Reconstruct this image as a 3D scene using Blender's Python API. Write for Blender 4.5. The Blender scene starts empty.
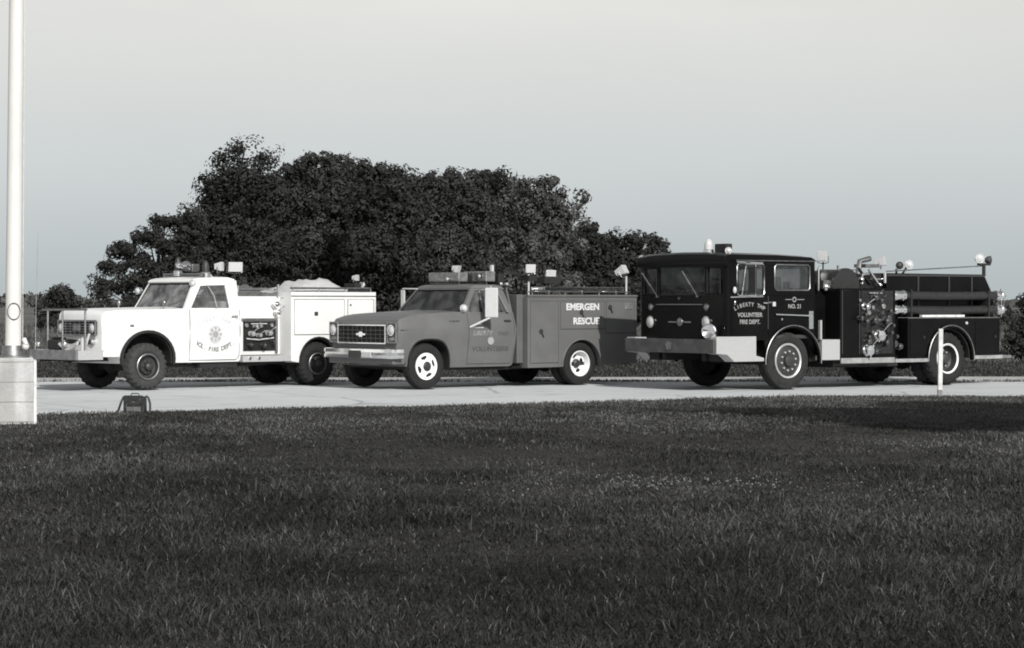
import bpy, bmesh, math, random
import numpy as np
from mathutils import Vector, Matrix, Quaternion
random.seed(7)
rng = np.random.default_rng(11)
PI = math.pi
sc = bpy.context.scene
COL = sc.collection

# ------------------------------------------------------------------ materials
def srgb(v):
    v = v / 255.0
    return v / 12.92 if v <= 0.04045 else ((v + 0.055) / 1.055) ** 2.4

def mat(name, alb, rough=0.6, metal=0.0, spec=0.5, var=0.0, scale=6.0, bump=0.0, coat=0.0, tint=(1, 1, 1), detail=6, bscale=None, dirt=0.0):
    m = bpy.data.materials.new(name); m.use_nodes = True
    nt = m.node_tree; N = nt.nodes; L = nt.links
    b = N['Principled BSDF']
    b.inputs['Roughness'].default_value = rough
    b.inputs['Metallic'].default_value = metal
    b.inputs['Specular IOR Level'].default_value = spec
    if coat: b.inputs['Coat Weight'].default_value = coat; b.inputs['Coat Roughness'].default_value = 0.08
    c = [alb * t for t in tint]
    b.inputs['Base Color'].default_value = (*c, 1)
    if var or bump or dirt:
        tc = N.new('ShaderNodeTexCoord'); mp = N.new('ShaderNodeMapping'); L.new(tc.outputs['Object'], mp.inputs[0])
        nz = N.new('ShaderNodeTexNoise'); nz.inputs['Scale'].default_value = scale; nz.inputs['Detail'].default_value = detail
        nz.inputs['Roughness'].default_value = 0.65
        L.new(mp.outputs[0], nz.inputs['Vector'])
        if var or dirt:
            r = N.new('ShaderNodeValToRGB')
            r.color_ramp.elements[0].position = 0.32; r.color_ramp.elements[1].position = 0.68
            lo, hi = 1 - var, 1 + var
            r.color_ramp.elements[0].color = (c[0]*lo, c[1]*lo, c[2]*lo, 1)
            r.color_ramp.elements[1].color = (c[0]*hi, c[1]*hi, c[2]*hi, 1)
            L.new(nz.outputs['Fac'], r.inputs[0])
            L.new(r.outputs[0], b.inputs['Base Color'])
            mr = N.new('ShaderNodeMapRange'); mr.inputs['To Min'].default_value = max(0.03, rough - 0.1); mr.inputs['To Max'].default_value = min(1, rough + 0.12)
            L.new(nz.outputs['Fac'], mr.inputs['Value']); L.new(mr.outputs[0], b.inputs['Roughness'])
        if bump:
            n2 = N.new('ShaderNodeTexNoise'); n2.inputs['Scale'].default_value = bscale or scale * 4; n2.inputs['Detail'].default_value = 4
            L.new(mp.outputs[0], n2.inputs['Vector'])
            bp = N.new('ShaderNodeBump'); bp.inputs['Strength'].default_value = bump; bp.inputs['Distance'].default_value = 0.02
            L.new(n2.outputs['Fac'], bp.inputs['Height']); L.new(bp.outputs[0], b.inputs['Normal'])
    return m

M = {}
M['white'] = mat('white_paint', 0.69, 0.34, var=0.04, scale=2.2, spec=0.5, tint=(1, 1, 0.985))
M['grey'] = mat('dull_truck_paint', 0.118, 0.42, var=0.10, scale=2.2, spec=0.45, bump=0.04, bscale=3)
M['greylow'] = mat('dull_truck_paint_low', 0.10, 0.45, var=0.10, scale=2.2)
M['black'] = mat('dark_truck_paint', 0.005, 0.20, var=0.3, scale=1.6, spec=0.13)
M['chassis'] = mat('chassis_black', 0.012, 0.75, var=0.3, scale=9)
M['chrome'] = mat('chrome', 0.82, 0.16, metal=1, var=0.08, scale=14)
M['dullchrome'] = mat('worn_chrome', 0.30, 0.42, metal=1, var=0.25, scale=10)
M['plate'] = mat('bright_tread_plate', 0.42, 0.5, metal=0.2, var=0.06, scale=30, bump=0.15, bscale=90)
M['bumpergrey'] = mat('bare_steel_bumper', 0.24, 0.5, metal=0.6, var=0.3, scale=7)
M['bumperdark'] = mat('dark_steel_bumper', 0.075, 0.5, metal=0.3, var=0.35, scale=6)
M['sillmetal'] = mat('worn_sill_metal', 0.30, 0.5, metal=0.2, var=0.25, scale=9)
M['fitting'] = mat('aged_brass_fitting', 0.13, 0.42, metal=0.9, var=0.4, scale=12)
M['gap'] = mat('panel_gap_shadow_line', 0.06, 0.9)
M['seatlit'] = mat('vinyl_seat_lit_tone', 0.40, 0.6, var=0.2, scale=8)  # seat colour raised so the white cab's interior reads as lit
M['rubber'] = mat('tyre_rubber', 0.016, 0.8, var=0.3, scale=12, spec=0.3)
M['rubberdust'] = mat('dusty_tyre_rubber', 0.042, 0.85, var=0.3, scale=12, spec=0.25)
M['rubbermid'] = mat('road_worn_tyre_rubber', 0.024, 0.85, var=0.3, scale=12, spec=0.25)
M['rimdark'] = mat('dark_wheel_paint', 0.03, 0.5, var=0.3, scale=20)
M['rimlip'] = mat('wheel_edge_metal', 0.55, 0.4, metal=0.5, var=0.15, scale=20)
M['rimwhite'] = mat('white_wheel_paint', 0.78, 0.4, var=0.05, scale=20)
M['lamp'] = mat('lamp_glass', 0.52, 0.12, spec=0.8, var=0.08, scale=30)
M['lampamber'] = mat('amber_lamp_glass', 0.16, 0.2, spec=0.8)
M['lampwhite'] = mat('floodlight_shell', 0.50, 0.35, var=0.04, scale=10)
M['letterw'] = mat('white_lettering', 0.62, 0.5, var=0.2, scale=40)
M['letterm'] = mat('worn_white_lettering', 0.26, 0.5, var=0.35, scale=30)
M['letterd'] = mat('faded_lettering', 0.30, 0.55, var=0.25, scale=30)
M['letterg'] = mat('grey_lettering', 0.20, 0.5, var=0.4, scale=30)
M['letterk'] = mat('dark_lettering', 0.075, 0.5, var=0.3, scale=30)
M['seal'] = mat('faded_seal', 0.52, 0.55, var=0.25, scale=25)
M['canvas'] = mat('pale_canvas', 0.40, 0.9, var=0.15, scale=5, bump=0.5, bscale=14)
M['hosecloth'] = mat('dark_hose', 0.10, 0.9, var=0.4, scale=14, bump=0.5, bscale=30)
M['hoseblack'] = mat('black_rubber_hose', 0.02, 0.4, var=0.3, scale=20)
M['seat'] = mat('vinyl_seat', 0.035, 0.6, var=0.2, scale=8)
M['panel'] = mat('pump_panel_metal', 0.016, 0.45, metal=0.2, var=0.4, scale=14)
M['leather'] = mat('dark_leather', 0.022, 0.45, var=0.4, scale=30, bump=0.3, bscale=60)
M['polepaint'] = mat('flagpole_paint', 0.66, 0.35, var=0.05, scale=2, tint=(1, .985, .95))
M['post'] = mat('post_paint', 0.62, 0.7, var=0.22, scale=7)
M['bark'] = mat('bark', 0.05, 0.95, var=0.4, scale=5, bump=0.8, bscale=12)

def conc():
    m = mat('weathered_concrete', 0.5, 0.9, var=0.16, scale=2.2, bump=0.4, bscale=30)
    nt = m.node_tree; N = nt.nodes; L = nt.links
    b = N['Principled BSDF']; src = b.inputs['Base Color'].links[0].from_socket
    tc = N.new('ShaderNodeTexCoord'); sep = N.new('ShaderNodeSeparateXYZ'); L.new(tc.outputs['Object'], sep.inputs[0])
    w = N.new('ShaderNodeMath'); w.operation = 'MULTIPLY'; w.inputs[1].default_value = 26.0; L.new(sep.outputs['Z'], w.inputs[0])
    s = N.new('ShaderNodeMath'); s.operation = 'SINE'; L.new(w.outputs[0], s.inputs[0])
    g = N.new('ShaderNodeMath'); g.operation = 'GREATER_THAN'; g.inputs[1].default_value = 0.985; L.new(s.outputs[0], g.inputs[0])
    mx = N.new('ShaderNodeMix'); mx.data_type = 'RGBA'; L.new(g.outputs[0], mx.inputs['Factor']); L.new(src, mx.inputs['A'])
    mx.inputs['B'].default_value = (0.30, 0.30, 0.29, 1)
    nz = N.new('ShaderNodeTexNoise'); nz.inputs['Scale'].default_value = 1.6; nz.inputs['Detail'].default_value = 5
    mp = N.new('ShaderNodeMapping'); mp.inputs['Scale'].default_value = (2.5, 2.5, 0.5); L.new(tc.outputs['Object'], mp.inputs[0]); L.new(mp.outputs[0], nz.inputs['Vector'])
    r = N.new('ShaderNodeValToRGB'); r.color_ramp.elements[0].position = 0.45; r.color_ramp.elements[0].color = (0.72, 0.72, 0.70, 1); r.color_ramp.elements[1].position = 0.6; r.color_ramp.elements[1].color = (1, 1, 1, 1)
    L.new(nz.outputs['Fac'], r.inputs[0])
    m2 = N.new('ShaderNodeMix'); m2.data_type = 'RGBA'; m2.blend_type = 'MULTIPLY'; m2.inputs['Factor'].default_value = 1
    L.new(mx.outputs['Result'], m2.inputs['A']); L.new(r.outputs[0], m2.inputs['B']); L.new(m2.outputs['Result'], b.inputs['Base Color'])
    return m
M['concrete'] = conc()

def glass(name, tr, fac, sky_sheen=0.04):
    m = bpy.data.materials.new(name); m.use_nodes = True
    nt = m.node_tree; N = nt.nodes; L = nt.links
    N.remove(N['Principled BSDF']); out = N['Material Output']
    t = N.new('ShaderNodeBsdfTransparent'); t.inputs[0].default_value = (tr, tr, tr, 1)
    g = N.new('ShaderNodeBsdfGlossy'); g.inputs['Roughness'].default_value = 0.03; g.inputs[0].default_value = (.9, .9, .9, 1)
    fr = N.new('ShaderNodeFresnel'); fr.inputs['IOR'].default_value = fac
    mx = N.new('ShaderNodeMixShader'); L.new(fr.outputs[0], mx.inputs[0]); L.new(t.outputs[0], mx.inputs[1]); L.new(g.outputs[0], mx.inputs[2])
    df = N.new('ShaderNodeBsdfDiffuse'); df.inputs[0].default_value = (.5, .5, .5, 1); m3 = N.new('ShaderNodeMixShader')  # patchy grey diffuse film standing in for sky reflected on the pane
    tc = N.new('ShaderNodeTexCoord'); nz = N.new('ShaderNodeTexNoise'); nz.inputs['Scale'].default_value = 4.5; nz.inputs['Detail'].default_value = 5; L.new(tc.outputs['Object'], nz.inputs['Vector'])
    mr = N.new('ShaderNodeMapRange'); mr.inputs['From Min'].default_value = .38; mr.inputs['From Max'].default_value = .66; mr.inputs['To Min'].default_value = sky_sheen*.35; mr.inputs['To Max'].default_value = sky_sheen*2.2; L.new(nz.outputs['Fac'], mr.inputs['Value'])
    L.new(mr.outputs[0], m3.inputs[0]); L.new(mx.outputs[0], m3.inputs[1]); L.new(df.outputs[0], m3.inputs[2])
    L.new(m3.outputs[0], out.inputs[0])
    return m
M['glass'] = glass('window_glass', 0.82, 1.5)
M['glassbright'] = glass('window_glass_painted_sheen', 0.9, 1.7, .20)
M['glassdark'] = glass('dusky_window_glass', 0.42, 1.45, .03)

# ------------------------------------------------------------------ builders
SPLIT = {'lens', 'side_sill', 'corner_post', 'hose_bracket', 'hose_fitting', 'lamp_post', 'lamp_pole', 'body_top_lip', 'step_box', 'window_sticker', 'running_board', 'lamp_mount', 'seat', 'ladder_rail', 'drum', 'pipe_post'}
ORG = [0.0, 0.0, 0.0]       # local origin of the thing being built
class P:
    def __init__(s): s.bm = bmesh.new()
    def v(s, p): return s.bm.verts.new((p[0] - ORG[0], p[1] - ORG[1], p[2] - ORG[2]))
    def box(s, a0, a1, b0, b1, c0, c1, rot=None):
        ps = [(a, b, c) for a in (a0, a1) for b in (b0, b1) for c in (c0, c1)]
        if rot:
            ctr = Vector(((a0+a1)/2, (b0+b1)/2, (c0+c1)/2)); R = Matrix.Rotation(rot[1], 3, rot[0])
            ps = [tuple(ctr + R @ (Vector(p) - ctr)) for p in ps]
        v = [s.v(p) for p in ps]
        for f in ((0,1,3,2),(4,6,7,5),(0,4,5,1),(2,3,7,6),(0,2,6,4),(1,5,7,3)): s.bm.faces.new([v[i] for i in f])
        return s
    def prism(s, poly, w0, w1):
        a = [s.v((p[0], w0, p[1])) for p in poly]; b = [s.v((p[0], w1, p[1])) for p in poly]
        s.bm.faces.new(a); s.bm.faces.new(b[::-1])
        n = len(poly)
        for i in range(n): s.bm.faces.new((a[i], b[i], b[(i+1) % n], a[(i+1) % n]))
        return s
    def loops(s, outer, inner, off):     # a flat frame between two loops, thickened by vector off
        n = len(outer); off = Vector(off)
        A = [s.v(p) for p in outer]; B = [s.v(p) for p in inner]
        C = [s.v(Vector(p) + off) for p in outer]; D = [s.v(Vector(p) + off) for p in inner]
        for i in range(n):
            j = (i + 1) % n
            s.bm.faces.new((A[i], A[j], B[j], B[i])); s.bm.faces.new((C[i], D[i], D[j], C[j]))
            s.bm.faces.new((A[i], C[i], C[j], A[j])); s.bm.faces.new((B[i], B[j], D[j], D[i]))
        return s
    def slab(s, pts, off):
        off = Vector(off); A = [s.v(p) for p in pts]; C = [s.v(Vector(p) + off) for p in pts]; n = len(pts)
        s.bm.faces.new(A); s.bm.faces.new(C[::-1])
        for i in range(n): s.bm.faces.new((A[i], C[i], C[(i+1) % n], A[(i+1) % n]))
        return s
    def tube(s, pts, r, n=8, closed=False):
        pts = [Vector(p) for p in pts]; rings = []; m = len(pts)
        rr = r if isinstance(r, (list, tuple)) else [r] * m
        up = None
        for i, p in enumerate(pts):
            if closed: d = pts[(i+1) % m] - pts[i-1]
            else: d = pts[min(i+1, m-1)] - pts[max(i-1, 0)]
            d.normalize()
            if up is None: up = Vector((0, 0, 1)) if abs(d.z) < 0.9 else Vector((1, 0, 0))
            x = d.cross(up); x.normalize(); y = x.cross(d); y.normalize(); up = y
            rings.append([s.v(p + x * (math.cos(2*PI*k/n) * rr[i]) + y * (math.sin(2*PI*k/n) * rr[i])) for k in range(n)])
        for i in range(m if closed else m - 1):
            a, b = rings[i], rings[(i+1) % m]
            for k in range(n): s.bm.faces.new((a[k], a[(k+1) % n], b[(k+1) % n], b[k]))
        if not closed: s.bm.faces.new(rings[0][::-1]); s.bm.faces.new(rings[-1])
        return s
    def lathe(s, prof, o, ax, n=24, rf=None):    # prof [(along, radius)]
        o = Vector(o); ax = Vector(ax).normalized()
        x = ax.orthogonal().normalized(); y = ax.cross(x)
        if abs(ax.y) > .99: x = Vector((1, 0, 0)); y = ax.cross(x)
        rings = []
        for i, (a, r) in enumerate(prof):
            if r < 1e-5: rings.append([s.v(o + ax * a)])
            else:
                rings.append([s.v(o + ax * a + (x * math.cos(2*PI*k/n) + y * math.sin(2*PI*k/n)) * (r + (rf(i, k) if rf else 0))) for k in range(n)])
        for a, b in zip(rings, rings[1:]):
            for k in range(n):
                q = (k + 1) % n
                if len(a) == 1 and len(b) == 1: continue
                if len(a) == 1: s.bm.faces.new((a[0], b[q], b[k]))
                elif len(b) == 1: s.bm.faces.new((a[k], a[q], b[0]))
                else: s.bm.faces.new((a[k], a[q], b[q], b[k]))
        return s
    def cyl(s, p0, p1, r, n=16):
        p0 = Vector(p0); d = Vector(p1) - p0
        return s.lathe([(0, 0), (0, r), (d.length, r), (d.length, 0)], p0, d, n)
    def ball(s, o, r, n=12, sq=(1, 1, 1)):
        k = n // 2
        o = Vector(o); rings = []
        for i in range(k + 1):
            t = PI * i / k
            if i in (0, k): rings.append([s.v(o + Vector((0, 0, r * math.cos(t) * sq[2])))])
            else: rings.append([s.v(o + Vector((r*math.sin(t)*math.cos(2*PI*j/n)*sq[0], r*math.sin(t)*math.sin(2*PI*j/n)*sq[1], r*math.cos(t)*sq[2]))) for j in range(n)])
        for a, b in zip(rings, rings[1:]):
            for j in range(n):
                q = (j+1) % n
                if len(a) == 1: s.bm.faces.new((a[0], b[j], b[q]))
                elif len(b) == 1: s.bm.faces.new((a[j], b[0], a[q]))
                else: s.bm.faces.new((a[j], b[j], b[q], a[q]))
        return s
    def cut(s, axis, vals):
        for t in vals:
            co = [0, 0, 0]; no = [0, 0, 0]; co[axis] = t - ORG[axis]; no[axis] = 1
            bmesh.ops.bisect_plane(s.bm, geom=s.bm.verts[:] + s.bm.edges[:] + s.bm.faces[:], plane_co=co, plane_no=no)
        return s
    def warp(s, fn):
        for v in s.bm.verts:
            p = fn(v.co.x + ORG[0], v.co.y + ORG[1], v.co.z + ORG[2]); v.co = (p[0] - ORG[0], p[1] - ORG[1], p[2] - ORG[2])
        return s
    def build(s, name, m, parent=None, bevel=0.0, seg=2, angle=32, label=None, flat=False):
        bmesh.ops.recalc_face_normals(s.bm, faces=s.bm.faces)
        if name in SPLIT:
            s.bm.verts.index_update(); seen = set(); groups = []
            for v0 in s.bm.verts:
                if v0.index in seen: continue
                st = [v0]; seen.add(v0.index); g = []
                while st:
                    q = st.pop(); g.append(q.index)
                    for e in q.link_edges:
                        o_ = e.other_vert(q)
                        if o_.index not in seen: seen.add(o_.index); st.append(o_)
                groups.append(set(g))
            if len(groups) > 1:
                out = None
                for g in groups:
                    c = P(); c.bm.free(); c.bm = s.bm.copy(); c.bm.verts.index_update()
                    bmesh.ops.delete(c.bm, geom=[v for v in c.bm.verts if v.index not in g], context='VERTS')
                    out = c.build(name, m, parent, bevel, seg, angle, label, flat)
                s.bm.free(); return out
        me = bpy.data.meshes.new(name); s.bm.to_mesh(me); s.bm.free()
        me.materials.append(M[m] if isinstance(m, str) else m)
        if not flat:
            me.shade_smooth()
            me.set_sharp_from_angle(angle=math.radians(angle))
        o = bpy.data.objects.new(name, me); COL.objects.link(o)
        if parent: o.parent = parent
        if bevel:
            b = o.modifiers.new('bevel', 'BEVEL'); b.width = bevel; b.segments = seg; b.limit_method = 'ANGLE'; b.angle_limit = math.radians(32)
            b.harden_normals = True
        if label: o['label'] = label
        return o

def tag(o, label, cat=None, group=None, kind=None):
    if label: o['label'] = label
    if cat: o['category'] = cat
    if group: o['group'] = group
    if kind: o['kind'] = kind
    return o
def empty(name, loc=(0, 0, 0), rz=0, parent=None):
    o = bpy.data.objects.new(name, None); o.location = loc; o.rotation_euler = (0, 0, rz); o.empty_display_size = 0.3
    COL.objects.link(o)
    if parent: o.parent = parent
    return o

def text_part(txt, size, m, parent, s, w, z, name='lettering', arc=None, far=False, depth=0.003, sx=1.0, bold=0.0, italic=0.0, fn=None):
    """letters on a side panel (plane of s and z, facing -w); arc=(radius, up) bends the line"""
    B = bmesh.new()
    def one(t, size):
        cu = bpy.data.curves.new('t', 'FONT'); cu.body = t; cu.size = size; cu.extrude = depth / 2; cu.align_x = 'CENTER'; cu.align_y = 'CENTER'; cu.offset = bold; cu.shear = italic; cu.resolution_u = 3
        ob = bpy.data.objects.new('t', cu); COL.objects.link(ob)
        dg = bpy.context.evaluated_depsgraph_get(); dg.update()
        me = bpy.data.meshes.new_from_object(ob.evaluated_get(dg))
        bpy.data.objects.remove(ob); bpy.data.curves.remove(cu)
        return me
    def place(me, mtx):
        k = bmesh.new(); k.from_mesh(me); k.transform(mtx)
        tmp = bpy.data.meshes.new('x'); k.to_mesh(tmp); k.free(); B.from_mesh(tmp); bpy.data.meshes.remove(tmp); bpy.data.meshes.remove(me)
    base = Matrix.Translation((s - ORG[0], w - ORG[1], z - ORG[2])) @ Matrix.Rotation(PI/2, 4, 'X')
    if arc is None:
        place(one(txt, size), base @ Matrix.Diagonal((sx, 1, 1, 1)))
    else:
        R, up, span = arc
        n = len(txt)
        for i, ch in enumerate(txt):
            if ch == ' ': continue
            a = (i / (n - 1) - 0.5) * span
            if up: mt = base @ Matrix.Translation((R*math.sin(a), R*math.cos(a) - R, 0)) @ Matrix.Rotation(-a, 4, 'Z')
            else: mt = base @ Matrix.Translation((R*math.sin(a), R - R*math.cos(a), 0)) @ Matrix.Rotation(a, 4, 'Z')
            place(one(ch, size), mt @ Matrix.Diagonal((sx, 1, 1, 1)))
    if fn:
        for v in B.verts:
            p = fn(v.co.x + ORG[0], v.co.y + ORG[1], v.co.z + ORG[2]); v.co.y = p[1] - ORG[1]
    me = bpy.data.meshes.new(name); B.to_mesh(me); B.free(); me.materials.append(M[m])
    o = bpy.data.objects.new(name, me); COL.objects.link(o); o.parent = parent
    return o

def arch(cx, cz, rx, rz, a0, a1, n=12, sq=2.0):
    out = []
    for i in range(n + 1):
        a = math.radians(a0 + (a1 - a0) * i / n); c, s_ = math.cos(a), math.sin(a)
        e = 2 / sq
        out.append((cx + rx * math.copysign(abs(c) ** e, c), cz + rz * math.copysign(abs(s_) ** e, s_)))
    return out

# ------------------------------------------------------------------ wheels
def disc_with_holes(b, o, ro, ri, a_out, a_in, holes, hr, hrad, n=96, m=10, el=1.0, dish=0.0):
    """annulus facing -w with round hand holes; a_out/a_in are depths along w at the two radii"""
    o = Vector(o); ring = []
    for j in range(m + 1):
        r = ro + (ri - ro) * j / m; a = a_out + (a_in - a_out) * (j / m) - dish * math.sin(PI * j / m)
        ring.append([b.v(o + Vector((r*math.cos(2*PI*k/n), a, r*math.sin(2*PI*k/n)))) for k in range(n)])
    for j in range(m):
        r = ro + (ri - ro) * (j + .5) / m
        for k in range(n):
            t = 2*PI*(k+.5)/n; skip = False
            for h in range(holes):
                th = 2*PI*h/holes + 0.35; dx = r*math.cos(t) - hrad*math.cos(th); dz = r*math.sin(t) - hrad*math.sin(th)
                rad = dx*math.cos(th) + dz*math.sin(th); tan = -dx*math.sin(th) + dz*math.cos(th)
                if (rad/hr)**2 + (tan/(hr*el))**2 < 1: skip = True
            if not skip: b.bm.faces.new((ring[j][k], ring[j][(k+1) % n], ring[j+1][(k+1) % n], ring[j+1][k]))

def wheel(parent, s, w, R, width, kind, rim_r, face=-1, lugs=False, rubber='rubber'):
    """w = the w of the outer face; face -1 shows its outside to the near side, +1 to the far side"""
    global ORG
    save = ORG; e = empty('wheel', (s - save[0], w - save[1], R - save[2]), 0, parent)
    ORG = [0, 0, 0]
    d = -face
    ax = (0, d, 0); hw = width
    prof = [(hw*.18, rim_r*.97), (hw*.06, rim_r*1.05), (0.0, rim_r*1.05 + (R - rim_r)*.35), (hw*.02, rim_r + (R - rim_r)*.62), (hw*.09, R - (R - rim_r)*.10), (hw*.17, R - .012), (hw*.22, R - .002)]
    mid = [(hw*.30, R), (hw*.335, R - .012), (hw*.365, R), (hw*.47, R), (hw*.485, R - .012), (hw*.515, R - .012), (hw*.53, R), (hw*.635, R), (hw*.665, R - .012), (hw*.70, R)]
    prof2 = prof + mid + [(hw - a, r) for a, r in prof[::-1]]
    ns = 96 if lugs else 64
    def rf(i, k):
        if lugs and (4 <= i <= 7 or len(prof2) - 8 <= i <= len(prof2) - 5): return -0.022 if (k // 2) % 2 else 0.0
        if 5 <= i <= len(prof2) - 6: return -0.004 if k % 2 else 0
        return 0
    t = P(); t.lathe(prof2, (0, 0, 0), ax, ns, rf)
    t.build('tyre', rubber, e, angle=50)
    f = P(); hub = P(); face_mat = 'rimdark'
    if kind == 'chevfront':
        f.lathe([(hw*.2, rim_r), (hw*.05, rim_r), (hw*.05, rim_r*.93), (hw*.13, rim_r*.90)], (0, 0, 0), ax, 48)
        disc_with_holes(f, (0, 0, 0), rim_r*.90, rim_r*.36, hw*.13, -hw*.02 if d > 0 else 0, 4, .032, rim_r*.68, el=2.0)
        f.build('rim', 'rimwhite', e)
        back_ = P(); back_.cyl((0, hw*.20, 0), (0, hw*.6, 0), rim_r*.98, 32); back_.build('brake_drum', 'chassis', e)
        hub.lathe([(hw*.1, rim_r*.38), (-hw*.02, rim_r*.37), (-hw*.1, rim_r*.2), (-hw*.16, rim_r*.19), (-hw*.18, 0)], (0, 0, 0), ax, 24)
        for k in range(8):
            a = 2*PI*k/8; hub.cyl((rim_r*.3*math.cos(a), -hw*.07, rim_r*.3*math.sin(a)), (rim_r*.3*math.cos(a), -hw*.0, rim_r*.3*math.sin(a)), .012, 6)
        hub.build('hub', 'rimdark', e)
    elif kind == 'chevrear':
        f.lathe([(hw*.3, rim_r), (hw*.05, rim_r), (hw*.05, rim_r*.93), (hw*.35, rim_r*.86), (hw*.62, rim_r*.82)], (0, 0, 0), ax, 48)
        disc_with_holes(f, (0, 0, 0), rim_r*.82, rim_r*.34, hw*.62, hw*.70, 4, .034, rim_r*.60, el=1.5)
        f.build('rim', 'rimwhite', e)
        back_ = P(); back_.cyl((0, hw*.78, 0), (0, hw*.95, 0), rim_r*.85, 32); back_.build('brake_drum', 'chassis', e)
        hub.lathe([(hw*.72, rim_r*.35), (hw*.5, rim_r*.33), (hw*.38, rim_r*.2), (hw*.36, 0)], (0, 0, 0), ax, 24); hub.build('hub', 'rimdark', e)
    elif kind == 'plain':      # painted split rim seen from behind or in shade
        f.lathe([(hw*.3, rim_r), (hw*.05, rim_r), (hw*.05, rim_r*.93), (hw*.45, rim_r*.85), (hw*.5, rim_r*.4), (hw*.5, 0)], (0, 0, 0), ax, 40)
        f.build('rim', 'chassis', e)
    elif kind == 'white4x4':
        f.lathe([(hw*.3, rim_r), (hw*.04, rim_r), (hw*.02, rim_r*.96), (hw*.04, rim_r*.88)], (0, 0, 0), ax, 48)
        f.build('rim_edge', 'dullchrome', e)
        g = P(); g.lathe([(hw*.04, rim_r*.88), (hw*.30, rim_r*.82), (hw*.34, rim_r*.62), (hw*.16, rim_r*.55), (hw*.14, rim_r*.3), (hw*.14, 0)], (0, 0, 0), ax, 48)
        g.build('rim', 'rimdark', e)
        hub.lathe([(hw*.14, rim_r*.34), (-hw*.1, rim_r*.28), (-hw*.16, rim_r*.18), (-hw*.2, 0)], (0, 0, 0), ax, 20)
        for k in range(8):
            a = 2*PI*k/8; q = -d
            hub.cyl((rim_r*.44*math.cos(a), d*hw*.06, rim_r*.44*math.sin(a)), (rim_r*.44*math.cos(a), d*hw*.15, rim_r*.44*math.sin(a)), .013, 6)
        hub.build('hub', 'rimdark', e)
    elif kind in ('engfront', 'engrear'):
        if kind == 'engfront': lip = [(hw*.3, rim_r), (hw*.0, rim_r*1.02), (-hw*.03, rim_r*.99), (hw*.02, rim_r*.90)]
        else: lip = [(hw*.3, rim_r), (hw*.0, rim_r*1.02), (-hw*.03, rim_r*.99), (hw*.05, rim_r*.895)]
        f.lathe(lip, (0, 0, 0), ax, 56); f.build('rim_edge', 'rimlip' if kind == 'engfront' else 'rimwhite', e)
        g = P()
        if kind == 'engfront': g.lathe([(hw*.02, rim_r*.90), (hw*.10, rim_r*.82), (hw*.05, rim_r*.70), (hw*.03, rim_r*.45), (hw*.03, 0)], (0, 0, 0), ax, 48)
        else: g.lathe([(hw*.05, rim_r*.895), (hw*.5, rim_r*.80), (hw*.6, rim_r*.7), (hw*.6, 0)], (0, 0, 0), ax, 48)
        g.build('rim', 'rimdark', e)
        if kind == 'engfront': hub.lathe([(hw*.03, rim_r*.36), (-hw*.14, rim_r*.33), (-hw*.2, rim_r*.2), (-hw*.2, 0)], (0, 0, 0), ax, 24)
        else: hub.lathe([(hw*.6, rim_r*.36), (hw*.2, rim_r*.33), (hw*.12, rim_r*.2), (hw*.12, 0)], (0, 0, 0), ax, 24)
        hub.build('hub', 'rimdark', e)
        nb = P()
        for k in range(10):
            a = 2*PI*k/10 + .2; q = -.06 if kind == 'engfront' else .52
            nb.cyl((rim_r*.55*math.cos(a), d*hw*q, rim_r*.55*math.sin(a)), (rim_r*.55*math.cos(a), d*hw*(q+.1), rim_r*.55*math.sin(a)), .017, 8)
        nb.build('wheel_nuts', 'rimlip', e)
    ORG = save
    return e

def dual(parent, s, w, R, width, kind, rim_r, W, lugs=False, rubber='rubber', gap=.05):
    wheel(parent, s, w, R, width, kind, rim_r, -1, lugs, rubber)
    wheel(parent, s, w + width + gap, R, width, 'plain', rim_r, -1, lugs, rubber)
    wheel(parent, s, W - w, R, width, 'plain', rim_r, 1, lugs, rubber)
    wheel(parent, s, W - w - width - gap, R, width, 'plain', rim_r, 1, lugs, rubber)

# ------------------------------------------------------------------ small fittings
def floodlight(parent, s, w, z, a, h, d, yaw=0.0, pitch=0.0, name='floodlight', shell='lampwhite'):
    """a flared lamp housing: wide lens end faces -w rotated by yaw (about z)"""
    b = P()
    R = Matrix.Rotation(yaw, 3, 'Z') @ Matrix.Rotation(pitch, 3, 'X')
    o = Vector((s, w, z))
    def q(x, y, k): return o + R @ Vector((x, y, k))
    A = [q(-a/2, -d/2, -h/2), q(a/2, -d/2, -h/2), q(a/2, -d/2, h/2), q(-a/2, -d/2, h/2)]
    k = .55
    B_ = [q(-a/2*k, d/2, -h/2*k), q(a/2*k, d/2, -h/2*k), q(a/2*k, d/2, h/2*k), q(-a/2*k, d/2, h/2*k)]
    va = [b.v(p) for p in A]; vb = [b.v(p) for p in B_]
    b.bm.faces.new(va); b.bm.faces.new(vb[::-1])
    for i in range(4): b.bm.faces.new((va[i], vb[i], vb[(i+1) % 4], va[(i+1) % 4]))
    e = b.build(name, shell, parent, bevel=.008)
    l = P(); k = .88
    C_ = [q(-a/2*k, -d/2 - .004, -h/2*k), q(a/2*k, -d/2 - .004, -h/2*k), q(a/2*k, -d/2 - .004, h/2*k), q(-a/2*k, -d/2 - .004, h/2*k)]
    l.slab(C_, R @ Vector((0, -.006, 0))); l.build('lens', 'lamp', e)
    m = P(); m.tube([q(-a/2 - .01, 0, 0), q(-a/2 - .01, 0, -h*.62), q(0, 0, -h*.75), q(a/2 + .01, 0, -h*.62), q(a/2 + .01, 0, 0)], .008, 6)
    m.build('bracket', 'dullchrome', e)
    return e

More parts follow.
